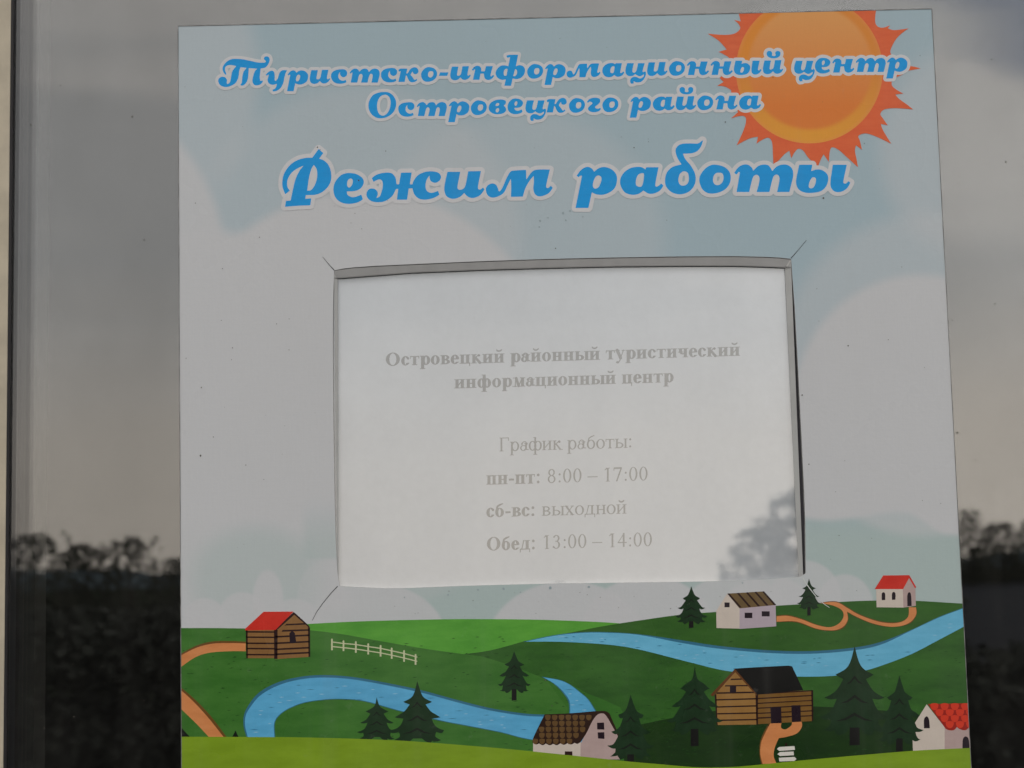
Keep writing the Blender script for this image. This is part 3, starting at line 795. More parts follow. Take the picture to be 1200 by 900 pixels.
glyph('о', 240, 373, 495, '510,247 580,262 630,300 648,355 635,420 590,470 520,498 450,498 400,465 373,400 380,340 420,285 465,255', '545,318 575,325 585,360 575,400 545,425 510,422 492,390 498,345 520,322')
glyph('т', 240, 78, 488, '78,320c 110,275 150,250 195,247 230,270 245,302c 285,262 330,247 375,252 400,280 412,305c 450,265 500,247 550,252 588,285 597,340 585,400 563,488c 455,488c 475,390 472,350 450,335 425,350 408,400 388,488c 275,488c 300,390 295,350 270,337 245,355 228,410 210,488c 98,488c 128,318c 118,312 98,335c')
glyph('ы', 240, 622, 490, '650,248c 765,248c 755,305c 800,290 850,295 895,330 905,380 885,440 840,480 770,495 700,493 645,465 622,410 630,340', '780,358 798,375 790,420 770,450 745,455 733,435 742,395 760,365', '945,248c 1068,248c 1040,380 1040,410 1062,412 1080,392c 1100,405c 1070,455 1020,485 965,485 930,450 925,390')
SU = 163
glyph('Т', SU, 58, 500, '150,380c 122,352 108,310 120,265 160,220 220,192 320,192 420,210 520,232 600,232 615,216 595,195 597,172 622,160 650,170 661,205 645,250 610,290 555,302c 548,360 544,410 555,450 572,440c 582,455c 555,487 510,500 475,490 458,450 470,380 490,330 515,305c 415,298c 412,350 405,420 385,470 350,500 325,503c 316,490c 333,470 340,400 355,340 390,295c 318,288c 302,340 295,400 270,460 220,500 150,520 90,505 60,465 62,425 95,400 135,405 160,435 157,465 163,487c 195,460 210,390 225,330 268,275c 210,262 165,268 140,290 138,330 152,362')
glyph('у', SU, 612, 488, '612,378c 650,340 690,328 715,350 720,400 718,440 731,450c 755,420 770,370 790,335 820,322 866,324c 850,350 835,400 820,470 790,530 750,560 705,573c 690,555c 730,530 745,482c 700,494 655,480 635,440 645,400 650,372c 625,387c')
glyph('с', SU, 280, 478, '390,312 440,315 468,345 462,385 430,405 400,395 385,370 386,342c 368,370 366,410 390,438 420,446 452,435c 460,463c 420,478 360,480 310,460 282,415 285,360 325,325')
glyph('к', SU, 5, 368, '5,232c 30,212 111,212c 98,268c 115,265 140,225 175,200 215,200 240,230 235,262 205,278 180,266 174,245c 160,262 150,285 170,310 195,345 220,330c 226,350c 190,370 150,370 125,345 105,300 94,290c 80,368c 5,368c 34,240c 18,250c')
glyph('-', SU, 442, 440, '458,345c 555,345c 540,386c 442,386c')
glyph('н', SU, 832, 435, '830,318c 855,285 890,270 925,280 940,305 938,335c 980,335c 995,275c 1076,275c 1050,370 1055,396 1080,377c 1092,392c 1060,425 1015,437 980,415 970,362c 930,363c 918,435c 842,435c 868,318c 860,312 846,330c')
glyph('ф', SU, 8, 415, '133,148c 175,137 271,137c 246,270c 290,258 335,275 353,320 340,370 300,410 250,422 208,414c 188,500c 110,500c 128,424c 80,430 30,405 8,355 25,305 70,265 120,262 156,272c 178,166c 145,172c', '150,302c 120,305 102,340 110,380 136,380c', '238,303c 258,320 258,355 240,385 213,387c')
glyph('ц', SU, 430, 388, '450,240c 530,240c 512,310 515,345 540,350 560,320 577,240c 655,240c 632,325 638,345 656,336c 668,345 668,380 645,430 610,460 560,466 525,452 527,476 497,482c 485,460 490,425 520,402 560,403 600,420 640,398 646,370c 600,394 560,380 545,368c 510,390 460,388 432,355 432,300')
glyph('˘', SU, 940, 365, '988,110 1010,95 1038,102 1050,125 1046,148 1068,156 1090,148 1084,120 1100,98 1125,97 1145,115 1140,150 1110,175 1060,182 1010,170 985,140')
glyph('О', SU, 118, 420, '290,128 360,135 415,180 443,250 430,330 380,395 300,432 220,432 155,390 120,320 125,240 165,170 225,138', '315,160 360,185 378,250 365,330 325,390 280,405 240,380 220,320 225,240 260,180')
glyph('в', SU, 428, 385, '600,218 627,235 625,265 602,287c 625,310 630,345 600,375 540,388 480,380 435,345 428,300 450,255 500,225 550,215', '535,255 550,265 545,283 522,292 507,285 515,265', '530,315 548,325 545,350 530,366 512,360 510,335')
glyph('г', SU, 478, 362, '478,245c 500,215 545,197 600,197 632,215 630,250 600,280 575,300 580,318 605,324 638,313c 640,332 618,352 570,365 520,358 492,335 497,305 540,265 535,250 512,240 490,256c')
LINES = [
 ('title_lettering', 16.3, .38, 3.6, 'Т:255.8,100 у:311.2,98.8 р:336.3,98.5 и:363,98 с:388,97.8 т:409.7,96.8 с:446.5,96.3 к:466.8,96 о:493.5,95.4 -:514.2,94.3 и:527.7,93.8 н:553.2,93.5 ф:580.8,92 о:617.8,91.8 р:638,91.2 м:663.8,90.6 а:706,90 ц:733,88.8 и:758.3,88.8 о:784,88.4 н:805,88 н:832.8,87.8 ы:860,87.5 й:894,86.6 ц:930.7,86 е:955,85.8 н:975.3,85 т:1002.7,84.3 р:1038.6,83.6'),
 ('title_lettering', 16.3, .38, 3.6, 'О:431.8,137 с:466.8,136.4 т:488.3,136 р:525.2,134.8 о:551.8,134.4 в:572.8,133.6 е:594.8,133.5 ц:615.8,132.4 к:640.5,131.8 о:666.8,131.7 г:687.8,131.2 о:706,131 р:738,129.6 а:765.1,129.3 й:791.9,128.9 о:817.1,128.7 н:838.4,128.2 а:866.3,128'),
 ('heading_lettering', 32.0, .55, 4.7, 'Р:330.9,240.9 е:390.7,238.3 ж:429.6,234 и:520.7,232.3 м:569.1,230.7 р:674.4,227.3 а:727,227.3 б:779.3,226.7 о:819.7,226 т:860.4,225 ы:932.9,225.3')]
m_blue = print_mat('print_lettering_blue', (32, 126, 180), (38, 131, 186), 1, .020)
m_halo = print_mat('print_lettering_outline', (172, 170, 169), None, 1, .022)
titles = ['Туристско-информационный центр', 'Островецкого района', 'Режим работы']
for li, (nm, size, h, halo, spec) in enumerate(LINES):
    items = []
    for tok in spec.split(' '):
        ch, xy = tok[0], tok[2:]
        x, y = map(float, xy.split(','))
        if ch == 'й': items += [('и', x, y), ('˘', x, y)]
        else: items.append((ch, x, y))
    x0 = min(i[1] for i in items) - 12; x1 = max(i[1] for i in items) + 80
    y0 = min(i[2] for i in items) - size * 2.3 - 8; y1 = max(i[2] for i in items) + size * .8 + 8
    nx, ny = int((x1 - x0) / h), int((y1 - y0) / h)
    F = np.full((ny, nx), 50.0)
    for ch, x, y in items:
        unit, left, bl, outs = G[ch]
        k = size / unit * (1.0 if unit == 240 else 163 / 163.0)
        if ch == '˘': k = size / SU
        polys = [O(t, k, x - left * k, y - bl * k, 4) for t in outs]
        xs_ = [p[0] for q in polys for p in q]; ys_ = [p[1] for q in polys for p in q]
        i0 = max(0, int((min(xs_) - x0 - halo - 3) / h)); i1 = min(nx, int((max(xs_) - x0 + halo + 3) / h) + 1)
        j0 = max(0, int((min(ys_) - y0 - halo - 3) / h)); j1 = min(ny, int((max(ys_) - y0 + halo + 3) / h) + 1)
        XX, YY = np.meshgrid(x0 + np.arange(i0, i1) * h, y0 + np.arange(j0, j1) * h)
        F[j0:j1, i0:i1] = np.minimum(F[j0:j1, i0:i1], sdf_outlines(XX, YY, polys))
    v2, fs = iso_faces(F, x0, y0, h)
    lo = mesh(nm, at_np(v2, ypl(15 + (li == 2) * .0)), fs, m_blue, board)
    lo['label'] = 'blue lettering reading ' + titles[li]
    v2, fs = iso_faces(F - halo, x0, y0, h)
    mesh('lettering_outline', at_np(v2, ypl(14 + li * .2)), fs, m_halo, lo)

# ---- hairline slits at the corners of the opening, scuffs, specks
m_slit = principled('slit_dark', (.06, .06, .06), .9)
def hair(name, pts, w0, w1, layer, mat, parent):
    P = [Vector(p) for p in pts]; Lf, Rt = [], []
    for i, p in enumerate(P):
        d = (P[min(i + 1, len(P) - 1)] - P[max(i - 1, 0)]).normalized(); n = Vector((-d.y, d.x))
        w = w0 + (w1 - w0) * i / (len(P) - 1)
        Lf.append(tuple(p + n * w / 2)); Rt.append(tuple(p - n * w / 2))
    return flat(name, [Lf + Rt[::-1]], layer, mat, parent)
hair('corner_slit', [(391.6, 316.5), (386, 310.5), (378, 301)], 1.1, .4, 12, m_slit, board)
hair('corner_slit', [(927, 302.5), (935, 293.5), (945, 281.5)], .9, .4, 12, m_slit, board)
hair('corner_slit', [(395.6, 687), (388, 695), (379, 706), (371, 717), (366, 727)], .9, .5, 12, m_slit, board)
m_scr = print_mat('scratch_white', (170, 172, 166), None, 1, .02)
hair('corner_slit', [(941, 677), (944, 683), (950, 691), (957, 700), (966, 708), (972, 712)], 1.3, .6, 17, m_scr, board)['label'] = 'pale slit running down from the lower right corner'
m_speck = principled('dirt_speck', (.10, .09, .075), .8, var=.3, scale=500)
sp = []
def blob(x, y, r):
    a0 = random.uniform(0, 6); return [(x + r * random.uniform(.6, 1.2) * math.cos(a0 + k), y + r * random.uniform(.6, 1.2) * math.sin(a0 + k)) for k in (0, 1.05, 2.1, 3.14, 4.2, 5.2)]
for x, y, r in ((304, 278, .9), (229, 238, .8), (420, 211, .8), (452, 177, .9), (651, 291, .9), (743, 173, 1), (965, 232, 1.4), (236, 454, 1.2), (235, 534, 1.6), (250, 512, .8), (288, 545, .8), (994, 405, 1.2), (1041, 398, .9), (948, 544, .9), (990, 540, .6), (850, 143, .9), (906, 91, .8), (218, 420, .7), (639, 797, 1.1), (647, 827, 1), (308, 744, .7), (372, 172.5, 1.2), (375, 175.5, .8), (420.5, 211.5, 1), (940, 463, 1.1), (1013, 168, .7), (760, 166, .6)):
    sp.append(blob(x, y, r * .8))
for i in range(30): sp.append(blob(random.uniform(215, 1085), random.uniform(30, 300), random.uniform(.25, .55)))
for i in range(26): sp.append(blob(random.choice((random.uniform(215, 388), random.uniform(948, 1115))), random.uniform(300, 720), random.uniform(.25, .6)))
for i in range(26): sp.append(blob(random.uniform(400, 940), random.uniform(691, 722), random.uniform(.25, .6)))
so_ = flat('dirt_speck', sp, 18, m_speck, board); so_['kind'] = 'stuff'
m_smudge = print_mat('smudge_grey', (124, 134, 136), (134, 144, 146), 1, .022, (300, 300, 300))
sm = flat('smudge', [blob(x, y, r) for x, y, r in ((633, 259, 1.6), (642, 255, 1.1), (660, 250, 1.8), (668, 247, 1.3), (690, 247, 1.5), (663, 258, 1.2), (632, 266, 1.1), (683, 254, .9), (560, 691, 1.3), (590, 690, 1.6), (645, 689, 1.9), (690, 688, 1.6), (525, 697, 1), (610, 694, .8), (474, 700, .9), (870, 683, 1))], 12, m_smudge, board)
sm['kind'] = 'stuff'

# ---- the clear pocket behind the opening
Yb = -.0006
flat('pocket_back', [[(386, 296), (934, 290), (951, 690), (388, 696)]], 0, principled('pocket_back_shadow', (.075, .07, .08), .8), board, clip=False, y=Yb)  # dark colour stands for the shadow in the gap round the rim
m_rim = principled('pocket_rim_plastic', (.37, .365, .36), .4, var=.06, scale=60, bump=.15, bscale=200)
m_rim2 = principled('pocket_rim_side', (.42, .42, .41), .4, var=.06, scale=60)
m_fold = principled('pale_fold', (.5, .49, .47), .4); m_grooveshade = principled('rim_groove_shadow', (.26, .255, .25), .6)
def lerp(a, b, t): return (a[0] + (b[0] - a[0]) * t, a[1] + (b[1] - a[1]) * t)
IN = [(396.4, 329.2), (921, 315.5), (938.5, 668), (399.5, 681)]      # visible paper area
OUT = [(392.6, 316.6), (926.4, 300.9), (942.0, 673), (395.8, 690)]
def strip(name, a, b, c, d, ya, yb, mat):                            # a bevelled lip: front outer edge to deep inner edge
    V = list(at_np([a, b], ya)) + list(at_np([c, d], yb)); V2_ = [Vector(v) for v in V]
    V3 = [v + Vector((0, .0008, 0)) for v in V2_]
    return mesh(name, V2_ + V3, [(0, 3, 2, 1), (4, 5, 6, 7), (0, 1, 5, 4), (1, 2, 6, 5), (2, 3, 7, 6), (3, 0, 4, 7)], mat, board)
topo = [(391.9, 317.4)] + [(x, y + .9) for x, y in HOLE[1:13]]
ti = [(396, 326.0), (425, 323.8), (480, 319.6), (560, 316.2), (640, 313.8), (720, 312.1), (800, 311.4), (860, 311.4), (900, 312.5), (921, 313.6)]
# top lip follows the bowed edge
tp = [((x), (y)) for x, y in topo]; inner = [(float(x), float(np.interp(x, [p[0] for p in ti], [p[1] for p in ti]))) for x, _ in tp]
V = list(at_np(tp, -.0039)) + list(at_np(inner, -.0034)); n = len(tp)
o = mesh('pocket_rim', V, [(i, i + n, i + n + 1, i + 1) for i in range(n - 1)], m_rim, board)
strip('pocket_rim', (926.8, 303), (941.4, 680), (936.4, 680), (919.8, 314.8), -.0038, -.0034, m_rim2)
strip('pocket_rim', (395.4, 690), (391.4, 320), (395.8, 327.8), (396.6, 690), -.0038, -.0034, m_rim2)
strip('pocket_rim', (400, 695), (400, 686.2), (941, 672.6), (941, 690), -.0028, -.0028, m_rim2) if False else None
# the two moulded folds at the top corners
flat('rim_fold', [[(920.0, 313.8), (925.4, 305), (926.6, 306.2), (921.4, 315.0)]], 0, m_fold, board, clip=False, y=-.00395)
flat('rim_shadow_groove', [[(x, y - 1.1) for x, y in inner] + [(x, y + .2) for x, y in reversed(inner)]], 0, m_grooveshade, board, clip=False, y=-.00395)  # shadow line at the lip's inner edge, painted as a flat dark strip
# pocket film
FILM = glass_mat('clear_pocket_film', .225, (.97, .97, .97), .018, .20, (7, 7, 7))
fx = [(388, 312), (925.4, 296), (940.2, 690), (392, 696)]
NX, NZ = 24, 16
V, Fc = [], []
for j in range(NZ + 1):
    for i in range(NX + 1):
        u, v = i / NX, j / NZ
        V.append(lerp(lerp(fx[0], fx[1], u), lerp(fx[3], fx[2], u), v))
for j in range(NZ):
    for i in range(NX):
        a = j * (NX + 1) + i; Fc.append((a, a + NX + 1, a + NX + 2, a + 1))
A3 = at_np(V, -.0031)
for q_i in range(len(A3)): A3[q_i][1] = -.0020 - .0014 * (q_i // (NX + 1)) / NZ      # the film leans out a little at its foot
film = mesh('pocket_film', A3, Fc, FILM, board, smooth=True)
film['label'] = 'clear glossy plastic film over the paper'

# ================================================================== THE SHEET OF PAPER
sb = at(670, 688, -.0012)
sheet = empty('paper_sheet', sb, 'white sheet with grey opening hours text behind the clear pocket film', 'paper')
m_paper = principled('white_paper', (.64, .67, .70), .75, var=.02, scale=200, bump=.1, bscale=500, spec=.2)
flat('paper', [[(389, 319), (924.0, 303), (938.5, 690), (392, 695)]], 0, m_paper, sheet, clip=False, y=-.0015)
m_txt = principled('faded_black_toner', (.20, .20, .20), .8, var=.1, scale=300)

# serif letters from stems, bowls and hairlines (x-height = 1, y up)
def make_serif(bold):
    s = .325 if bold else .19; hr = .105 if bold else .085; sf = .13 if bold else .13; st = .075 if bold else .065
    cap = 1.43 if bold else 1.47
    def B(x, y, x0, y0, x1, y1):
        dx = np.maximum(x0 - x, x - x1); dy = np.maximum(y0 - y, y - y1)
        return np.where((dx > 0) & (dy > 0), np.hypot(dx, dy), np.maximum(dx, dy))
    def E(x, y, cx, cy, rx, ry):
        q = np.hypot((x - cx) / rx, (y - cy) / ry); g = np.hypot((x - cx) / rx ** 2, (y - cy) / ry ** 2)
        return q * (q - 1) / np.maximum(g, 1e-4)
    def SG(x, y, ax, ay, bx, by, w, w2=None):
        w2 = w if w2 is None else w2
        dx, dy = bx - ax, by - ay; t = np.clip(((x - ax) * dx + (y - ay) * dy) / (dx * dx + dy * dy), 0, 1)
        return np.hypot(x - ax - t * dx, y - ay - t * dy) - (w + (w2 - w) * t) / 2
    def ringf(x, y, cx, cy, rx, ry, sw=s, hw=hr):
        return np.maximum(E(x, y, cx, cy, rx, ry), -E(x, y, cx, cy, rx - sw, ry - hw))
    U = lambda *a: np.minimum.reduce(a)
    def stem(x, y, cx, y0=0., y1=1., top='b', bot='b'):
        r = [B(x, y, cx - s / 2, y0, cx + s / 2, y1)]
        for yy, m, sg in ((y1, top, -1), (y0, bot, 1)):
            if m in 'bl': r.append(B(x, y, cx - s / 2 - sf, min(yy, yy + sg * st), cx, max(yy, yy + sg * st)))
            if m in 'br': r.append(B(x, y, cx, min(yy, yy + sg * st), cx + s / 2 + sf, max(yy, yy + sg * st)))
        return U(*r)
    a = sf + s / 2 + .03                                  # centre of a left stem
    g = {}
    w2 = (1.21 if bold else 1.16)                         # two-stem letter width
    b = w2 - a
    g['О'] = (1.64 if bold else 1.6, lambda x, y: ringf(x, y, .8, cap / 2, .74, cap / 2 + .02, s * 1.15, hr * .8))
    rx = .47 if bold else .48
    rb = lambda cx: (lambda x, y: ringf(x, y, cx, .5, rx, .52, s, hr * .8))
    g['о'] = (1.04, rb(.52))
    def f(x, y):
        r = np.maximum(ringf(x, y, .5, .5, .45, .52, s * 1.05, hr), -B(x, y, .55, .27, 2, .78))
        return U(r, E(x, y, .76, .76, .13 if bold else .09, .13 if bold else .09), SG(x, y, .62, .06, .88, .24, hr, hr * .6))
    g['с'] = (.94, f)
    def f(x, y):
        r = np.maximum(ringf(x, y, .5, .5, .45, .52, s * 1.05, hr), -B(x, y, .52, .22, 2, .54))
        return U(r, B(x, y, .2, .50, .90, .50 + hr), SG(x, y, .62, .06, .9, .22, hr, hr * .6))
    g['е'] = (.96, f)
    g['р'] = (1.14, lambda x, y: U(stem(x, y, a, -.46, 1, 'l'), np.maximum(ringf(x, y, a + .36, .5, .44, .52), -(x - a - s / 2 + .04))))
    g['в'] = (1.06, lambda x, y: U(stem(x, y, a, 0, 1, 'l', 'l'), np.maximum(ringf(x, y, a + .22, .74, .42, .26, s * .9, hr), -(x - a)), np.maximum(ringf(x, y, a + .24, .27, .48, .27, s, hr), -(x - a))))
    g['и'] = (w2, lambda x, y: U(stem(x, y, a), stem(x, y, b), SG(x, y, a, .15, b, .88, hr)))
    brv = lambda x, y: np.maximum(ringf(x, y, w2 / 2, 1.46, .32, .27, .13, .17), (y - 1.46))
    g['й'] = (w2, lambda x, y: U(g['и'][1](x, y), brv(x, y)))
    g['н'] = (w2, lambda x, y: U(stem(x, y, a), stem(x, y, b), B(x, y, a, .46, b, .46 + hr)))
    g['п'] = (w2, lambda x, y: U(stem(x, y, a), stem(x, y, b), B(x, y, a, 1 - hr * 1.1, b, 1)))
    g['ц'] = (w2 + .02, lambda x, y: U(stem(x, y, a), stem(x, y, b), B(x, y, a, 0, b + .25, hr), B(x, y, b + .16, -.28, b + .26, hr)))
    def f(x, y):
        c = .52
        return U(stem(x, y, c), B(x, y, .04, 1 - hr, 1.0, 1), B(x, y, .04, .70, .04 + hr * .7, 1), B(x, y, 1 - hr * .7, .70, 1.0, 1))
    g['т'] = (1.04, f)
    g['к'] = (1.16 if bold else 1.08, lambda x, y: U(stem(x, y, a), SG(x, y, a, .5, a + .42, .88, hr * 1.1), E(x, y, a + .52, .87, .14, .13), SG(x, y, a + .2, .58, a + .62, .06, s * .8, s * .9), B(x, y, a + .5, 0, a + .92, st)))
    g['ь'] = (1.06, lambda x, y: U(stem(x, y, a, 0, 1, 'b', 'l'), np.maximum(ringf(x, y, a + .24, .3, .48, .30, s, hr), -(x - a))))
    g['ы'] = (1.54 if bold else 1.4, lambda x, y: U(g['ь'][1](x, y), stem(x, y, 1.3 if bold else 1.2)))
    g['ч'] = (w2 - .06, lambda x, y: U(stem(x, y, b - .06), stem(x, y, a, .55, 1, 'b', ''), np.maximum(ringf(x, y, a + .26, .62, .26 + s / 2, .30, s, hr * 1.2), y - .62)))
    g['ф'] = (1.6 if bold else 1.42, lambda x, y: U(stem(x, y, .8 if bold else .7, -.46, 1.43, 'l'), ringf(x, y, (.8 if bold else .7) - .3, .5, .42, .52), ringf(x, y, (.8 if bold else .7) + .3, .5, .42, .52)))
    g['м'] = (1.42, lambda x, y: U(SG(x, y, a, 0, a + .04, 1, hr), stem(x, y, 1.42 - a), B(x, y, .03, 0, a + .2, st), B(x, y, .06, 1 - st, a + .1, 1), SG(x, y, a + .1, .95, .68, .08, s * .85), SG(x, y, .7, .05, 1.42 - a - .05, .95, hr)))
    def f(x, y):
        return U(stem(x, y, .68, .1, .82, '', ''), np.maximum(ringf(x, y, .5, .62, .33, .40, s * .6, hr * 1.1), -(y - .6)), E(x, y, .24, .76, .13, .12) if bold else E(x, y, .24, .76, .09, .09),
                 np.maximum(ringf(x, y, .40, .29, .37, .31, s * .82, hr * .8), (x - .62)), SG(x, y, .72, .12, 1.0, .1, s * .5, hr * .6))
    g['а'] = (1.0, f)
    g['у'] = (1.04, lambda x, y: U(SG(x, y, .2, 1, .56, .12, s), SG(x, y, .86, 1, .5, -.1, hr), SG(x, y, .5, -.1, .3, -.42, hr * 1.1, hr * 1.2), E(x, y, .22, -.34, .14, .12), B(x, y, .0, 1 - st, .48, 1), B(x, y, .66, 1 - st, 1.04, 1)))
    g['б'] = (1.06, lambda x, y: U(ringf(x, y, .52, .48, .46, .50), SG(x, y, .16, .6, .3, 1.15, s * .6), SG(x, y, .3, 1.15, .55, 1.30, s * .6), SG(x, y, .55, 1.30, .86, 1.42, s * .6, hr)))
    g['д'] = (1.2, lambda x, y: U(stem(x, y, .84, 0, 1, 'b', ''), SG(x, y, .24, .05, .46, .95, hr), B(x, y, .36, 1 - st, .9, 1), B(x, y, .04, 0, 1.16, hr), B(x, y, .04, -.3, .13, .05), B(x, y, 1.07, -.3, 1.16, .05)))
    g['Г'] = (1.24, lambda x, y: U(stem(x, y, .34, 0, cap, 'l'), B(x, y, .2, cap - hr, 1.16, cap), B(x, y, 1.08, cap - .36, 1.16, cap)))
    g['х'] = (1.1, lambda x, y: U(SG(x, y, .2, .95, .86, .05, s), SG(x, y, .86, .95, .22, .05, hr), B(x, y, .02, 1 - st, .44, 1), B(x, y, .66, 1 - st, 1.04, 1), B(x, y, .02, 0, .42, st), B(x, y, .62, 0, 1.08, st)))
    ch = 1.5
    g['0'] = (1.11, lambda x, y: ringf(x, y, .55, ch / 2, .45, ch / 2, s, hr * .8))
    g['8'] = (1.11, lambda x, y: U(ringf(x, y, .55, 1.13, .36, .37, s * .85, hr), ringf(x, y, .55, .41, .42, .42, s * .9, hr)))
    g['1'] = (1.11, lambda x, y: U(stem(x, y, .58, 0, ch - .03, ''), SG(x, y, .26, ch - .25, .55, ch - .06, hr)))
    g['7'] = (1.11, lambda x, y: U(B(x, y, .12, ch - .17, 1.0, ch), SG(x, y, .94, ch - .1, .46, .05, s * .8), B(x, y, .1, ch - .36, .18, ch - .1)))
    g['3'] = (1.11, lambda x, y: U(np.maximum(ringf(x, y, .5, 1.12, .36, .36, s, hr), -np.maximum(x - .4, y - 1.2)), np.maximum(ringf(x, y, .5, .42, .42, .42, s, hr), -np.maximum(x - .45, .22 - y)), E(x, y, .2, .2, .1, .1)))
    g['4'] = (1.11, lambda x, y: U(B(x, y, .62, 0, .62 + s, ch), B(x, y, .06, .42, 1.04, .42 + hr * 1.3), SG(x, y, .1, .48, .74, ch - .06, hr)))
    dr_ = .15 if bold else .11
    g[':'] = (.7 if bold else .6, lambda x, y: U(E(x, y, .32, .14, dr_, dr_), E(x, y, .32, .9, dr_, dr_)))
    g['-'] = (.72, lambda x, y: B(x, y, .08, .38, .64, .38 + (.2 if bold else .12)))
    g['–'] = (1.11, lambda x, y: B(x, y, .0, .50, 1.11, .50 + .09))
    g[' '] = (.54, None)
    return g
SB, SR = make_serif(True), make_serif(False)
def serif_line(text_runs, xs0, xs1, yb0, yb1, xh, h=.3):
    """text runs (string, bold) set between two measured x positions on a sloping baseline"""
    seq = [(c, SB if bold else SR) for t, bold in text_runs for c in t]
    total = sum(g[c][0] for c, g in seq)
    kx = (xs1 - xs0) / total
    X0, X1 = xs0 - 4, xs1 + 4; Y0, Y1 = min(yb0, yb1) - xh * 1.9, max(yb0, yb1) + xh * .8
    gx_ = np.arange(X0, X1, h); gy_ = np.arange(Y0, Y1, h)
    F = np.full((len(gy_), len(gx_)), 9.0); pen = xs0
    for c, g in seq:
        w, fn = g[c]
        if fn is not None:
            i0 = max(0, int((pen - 3 - X0) / h)); i1 = min(len(gx_), int((pen + w * kx + 3 - X0) / h) + 1)
            XX, YY = np.meshgrid(gx_[i0:i1], gy_)
            bl = yb0 + (yb1 - yb0) * (XX - xs0) / (xs1 - xs0)
            F[:, i0:i1] = np.minimum(F[:, i0:i1], fn((XX - pen) / kx, (bl - YY) / xh) * min(kx, xh))
        pen += w * kx
    v2, fs = iso_faces(F, X0, Y0, h)
    o = mesh('text_line', at_np(v2, -.00155), fs, m_txt, sheet)
    o['label'] = 'grey text reading ' + ''.join(t for t, b_ in text_runs)
    return o
serif_line([('Островецкий районный туристический', True)], 451.5, 867.5, 428.8, 416.8, 10.6)
serif_line([('информационный центр', True)], 532, 789.5, 455.2, 447.8, 10.6)
serif_line([('График работы:', False)], 584, 741.5, 529, 524.6, 10.9)
serif_line([('пн-пт:', True), (' 8:00 – 17:00', False)], 569.5, 760, 568, 563, 10.9)
serif_line([('сб-вс:', True), (' выходной', False)], 569.5, 734.5, 606.2, 601.8, 10.9)
serif_line([('Обед:', True), (' 13:00 – 14:00', False)], 570, 765, 645.2, 640, 10.9)

# ---- specks of dust on the glass, a thing of its own
sp = []
for i in range(70): sp.append(blob(random.uniform(40, 203), random.uniform(5, 890), random.uniform(.3, .8)))
for i in range(50): sp.append(blob(random.uniform(1100, 1200), random.uniform(5, 600), random.uniform(.3, .9)))
for x, y, r in ((155, 137, 1.4), (149, 79, 1), (162, 150, .8), (36, 146, 1), (107, 195, .8), (169, 281, 1), (1124, 207, .8), (1162, 70, 1.1), (1179, 190, 1.2), (1122, 507, 1.4), (1116, 375, 1.2), (1166, 356, 1), (71, 100, 1)): sp.append(blob(x, y, r))
d = flat('dust_speck', sp, 0, principled('dust', (.10, .09, .075), .9, var=.3, scale=500), None, clip=False, y=-.0003)
tag(d, 'tiny brown dust specks scattered over the dark glass', 'dust', kind='stuff')

# ================================================================== WHAT THE WINDOW LOOKS OUT ON
m_ground = principled('dark_grass_ground', (.022, .026, .018), .95, spec=0, var=.3, scale=.8)
g = mesh('ground', [(-3000, -3000, 0), (3000, -3000, 0), (3000, .02, 0), (-3000, .02, 0)], [(0, 1, 2, 3)], m_ground)
tag(g, kind='structure')
m_yard = principled('asphalt_yard', (.017, .019, .024), .9, spec=.05, var=.15, scale=2)
def leafmat(name, c): return principled(name, c, .8, spec=.15, var=.3, scale=3)
m_leaf = leafmat('dark_leaves', (.062, .066, .048)); m_leaf2 = leafmat('needle_leaves', (.046, .050, .042)); m_bark = leafmat('bark', (.04, .032, .025))
m_hill = principled('far_wood_haze', (.16, .21, .24), .95, spec=0, var=.2, scale=.02)
def leaves(name, clumps, mat, parent=None):
    """clumps: (centre, radii, count, leaf size)"""
    VV, n0 = [], 0
    for c, r, cnt, ls in clumps:
        d = rng.normal(size=(cnt, 3)); d /= np.linalg.norm(d, axis=1)[:, None]
        rad = rng.random(cnt) ** .45
        p = np.array(c) + d * rad[:, None] * np.array(r)
        a = rng.normal(size=(cnt, 3)); a /= np.linalg.norm(a, axis=1)[:, None]
        b = np.cross(a, rng.normal(size=(cnt, 3))); b /= np.linalg.norm(b, axis=1)[:, None]
        s = ls * rng.uniform(.6, 1.4, cnt)[:, None]
        VV.append(np.stack([p - a * s, p + b * s * .6, p + a * s, p - b * s * .6], 1).reshape(-1, 3))
    A_ = np.concatenate(VV); k = len(A_) // 4
    me = bpy.data.meshes.new(name)
    me.vertices.add(len(A_)); me.vertices.foreach_set('co', A_.ravel())
    me.loops.add(k * 4); me.loops.foreach_set('vertex_index', np.arange(k * 4))
    me.polygons.add(k); me.polygons.foreach_set('loop_start', np.arange(k) * 4)
    me.update(calc_edges=True)
    return link(name, me, mat, parent)
def tube(name, pts, mat, parent):
    V, F = [], []
    for i, (p, r) in enumerate(pts):
        for k in range(8):
            V.append((p[0] + r * math.cos(k * math.pi / 4), p[1] + r * math.sin(k * math.pi / 4), p[2]))
    for i in range(len(pts) - 1):
        for k in range(8): F.append((i * 8 + k, i * 8 + (k + 1) % 8, i * 8 + 8 + (k + 1) % 8, i * 8 + 8 + k))
    return mesh(name, V, F, mat, parent)
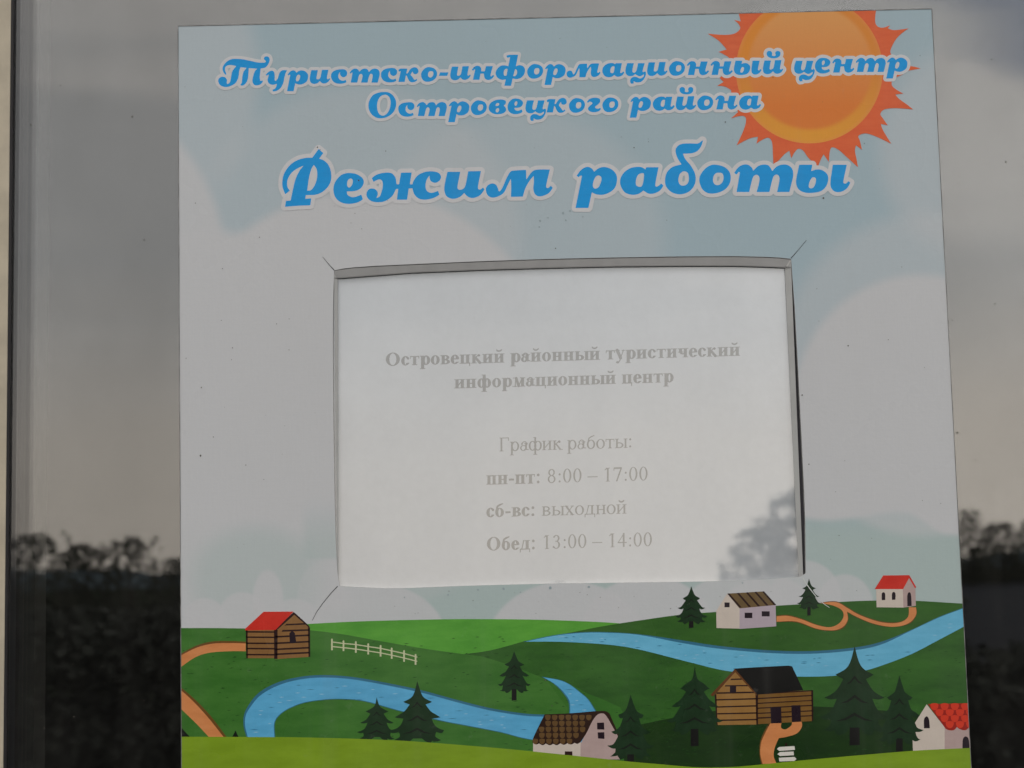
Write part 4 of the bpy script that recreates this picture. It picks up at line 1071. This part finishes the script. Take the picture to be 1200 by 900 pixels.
# far wooded ridge, the blue haze of distance painted into its colour
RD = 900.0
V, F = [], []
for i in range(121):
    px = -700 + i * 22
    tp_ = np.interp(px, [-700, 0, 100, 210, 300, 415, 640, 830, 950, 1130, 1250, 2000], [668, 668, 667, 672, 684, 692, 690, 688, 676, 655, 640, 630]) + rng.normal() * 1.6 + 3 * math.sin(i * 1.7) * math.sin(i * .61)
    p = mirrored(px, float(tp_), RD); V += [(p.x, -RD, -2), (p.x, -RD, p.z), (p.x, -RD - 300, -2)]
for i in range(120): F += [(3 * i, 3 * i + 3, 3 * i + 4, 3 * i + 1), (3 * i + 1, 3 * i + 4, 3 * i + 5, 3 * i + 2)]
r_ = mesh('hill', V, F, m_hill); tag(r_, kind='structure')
# trees standing across the yard
def tree(px, top, bot, halfw, dist, label, dens=1.0, pw=1.5, group='trees across the yard reflected in the glass'):
    t_ = mirrored(px, top, dist); b_ = mirrored(px, bot, dist); w = (mirrored(px + halfw, top, dist) - t_).length
    e = empty('tree', (t_.x, -dist, 0), label, 'tree', group)
    hgt = t_.z; low = max(.3, b_.z)
    tube('trunk', [((t_.x, -dist, 0), w * .05 + .04), ((t_.x + w * .04, -dist, hgt * .4), w * .03 + .03), ((t_.x, -dist, hgt * .7), .02)], m_bark, e)
    cl_ = []
    for k in range(int(330 * dens)):
        v = random.random() ** pw; zz = low + (hgt - low) * v
        ww = w * math.sqrt(max(.04, 1 - v * v * .95)) * random.random() ** .6
        an = random.uniform(0, 6.28)
        rr = w * random.uniform(.03, .115) * (1.15 - .5 * v)
        cl_.append(((t_.x + ww * math.cos(an), -dist + ww * math.sin(an) * .7, zz), (rr * random.uniform(.7, 1.6), rr, rr * random.uniform(.5, 1.0)), 44, .010 + w * .0115))
    for k in range(16 if px < 250 else 0):                         # loose twigs over the top
        x_ = t_.x + random.uniform(-.8, .8) * w; zt_ = low + (hgt - low) * random.uniform(.75, 1.02)
        for q in range(5):
            cl_.append(((x_ + q * .06 * w * random.uniform(-1, 1), -dist, zt_ - q * .05 * w), (w * .05, w * .05, w * .05), 26, .01 + w * .009))
    leaves('crown', cl_, m_leaf, e)
TR = [(-70, 640, 728, 80, 40, 'broad tree at the near end of the row'), (40, 626, 728, 54, 42, 'tall thin topped tree reflected at the left of the window'), (100, 638, 728, 56, 46, 'low bushy tree in the left reflection'), (152, 630, 728, 42, 44, 'slender loose tree in the left reflection'),
      (212, 654, 728, 46, 38, 'dense dark tree beside the board edge'), (290, 662, 730, 60, 45, 'round tree hidden behind the board'), (362, 622, 730, 42, 45, 'small tree reflected in the lower left corner of the pocket'),
      (985, 528, 735, 142, 30, 'large loose crowned tree reflected in the right of the pocket'), (888, 592, 745, 62, 31, 'lower tree beside the large one in the pocket'), (1085, 606, 684, 45, 125, 'tree in front of the right hand row'),
      (1134, 598, 684, 36, 120, 'wispy tree at the right board edge'), (1172, 613, 688, 46, 130, 'dark tree in the right reflection'), (1222, 605, 688, 52, 135, 'dark tree at the far right'), (655, 652, 720, 18, 60, 'tiny far tree standing alone')]
for (px, tp_, bt, hw_, ds, lb) in TR:
    tree(px, tp_, bt, hw_, ds, lb, 2.3 if px in (985, 888) else 2.6 if px in (1172, 1222, 1134) else 1.5 if px == 212 else (1.5 if px in (40, 100, 152) else 1.0), .85 if px == 985 else 1.7)
# asphalt yard seen low on the right, dark hedge in front of everything
a_, b_ = mirrored(900, 700, 60), mirrored(900, 700, 8)
y_ = mesh('yard', [(6, -230, .01), (190, -230, .01), (20, -6.2, .01), (.9, -6.2, .01)], [(3, 2, 1, 0)], m_yard); tag(y_, kind='structure')
hedge = empty('hedge', (0, -6, 0), 'long dark clipped hedge facing the window', 'hedge')
hc = []
for i in range(420):
    px = random.uniform(-500, 1900); ds = random.uniform(5.3, 6.3)
    tp_ = float(np.interp(px, [-500, 0, 180, 210, 420, 1000, 1110, 1900], [700, 706, 704, 700, 715, 750, 758, 760])) + random.uniform(0, 4)
    p = mirrored(px, tp_, ds); zt = p.z
    for k in range(4):
        zz = zt * (1 - (k + .5) / 4.4)
        hc.append(((p.x, -ds, zz - .02), (.26, .22, .17), 90, .028))
leaves('foliage', hc, m_leaf2, hedge)
core = box('stems', -8, 8, -6.1, -5.5, 0, .9, m_leaf2, hedge)
print('objects', len(bpy.data.objects))
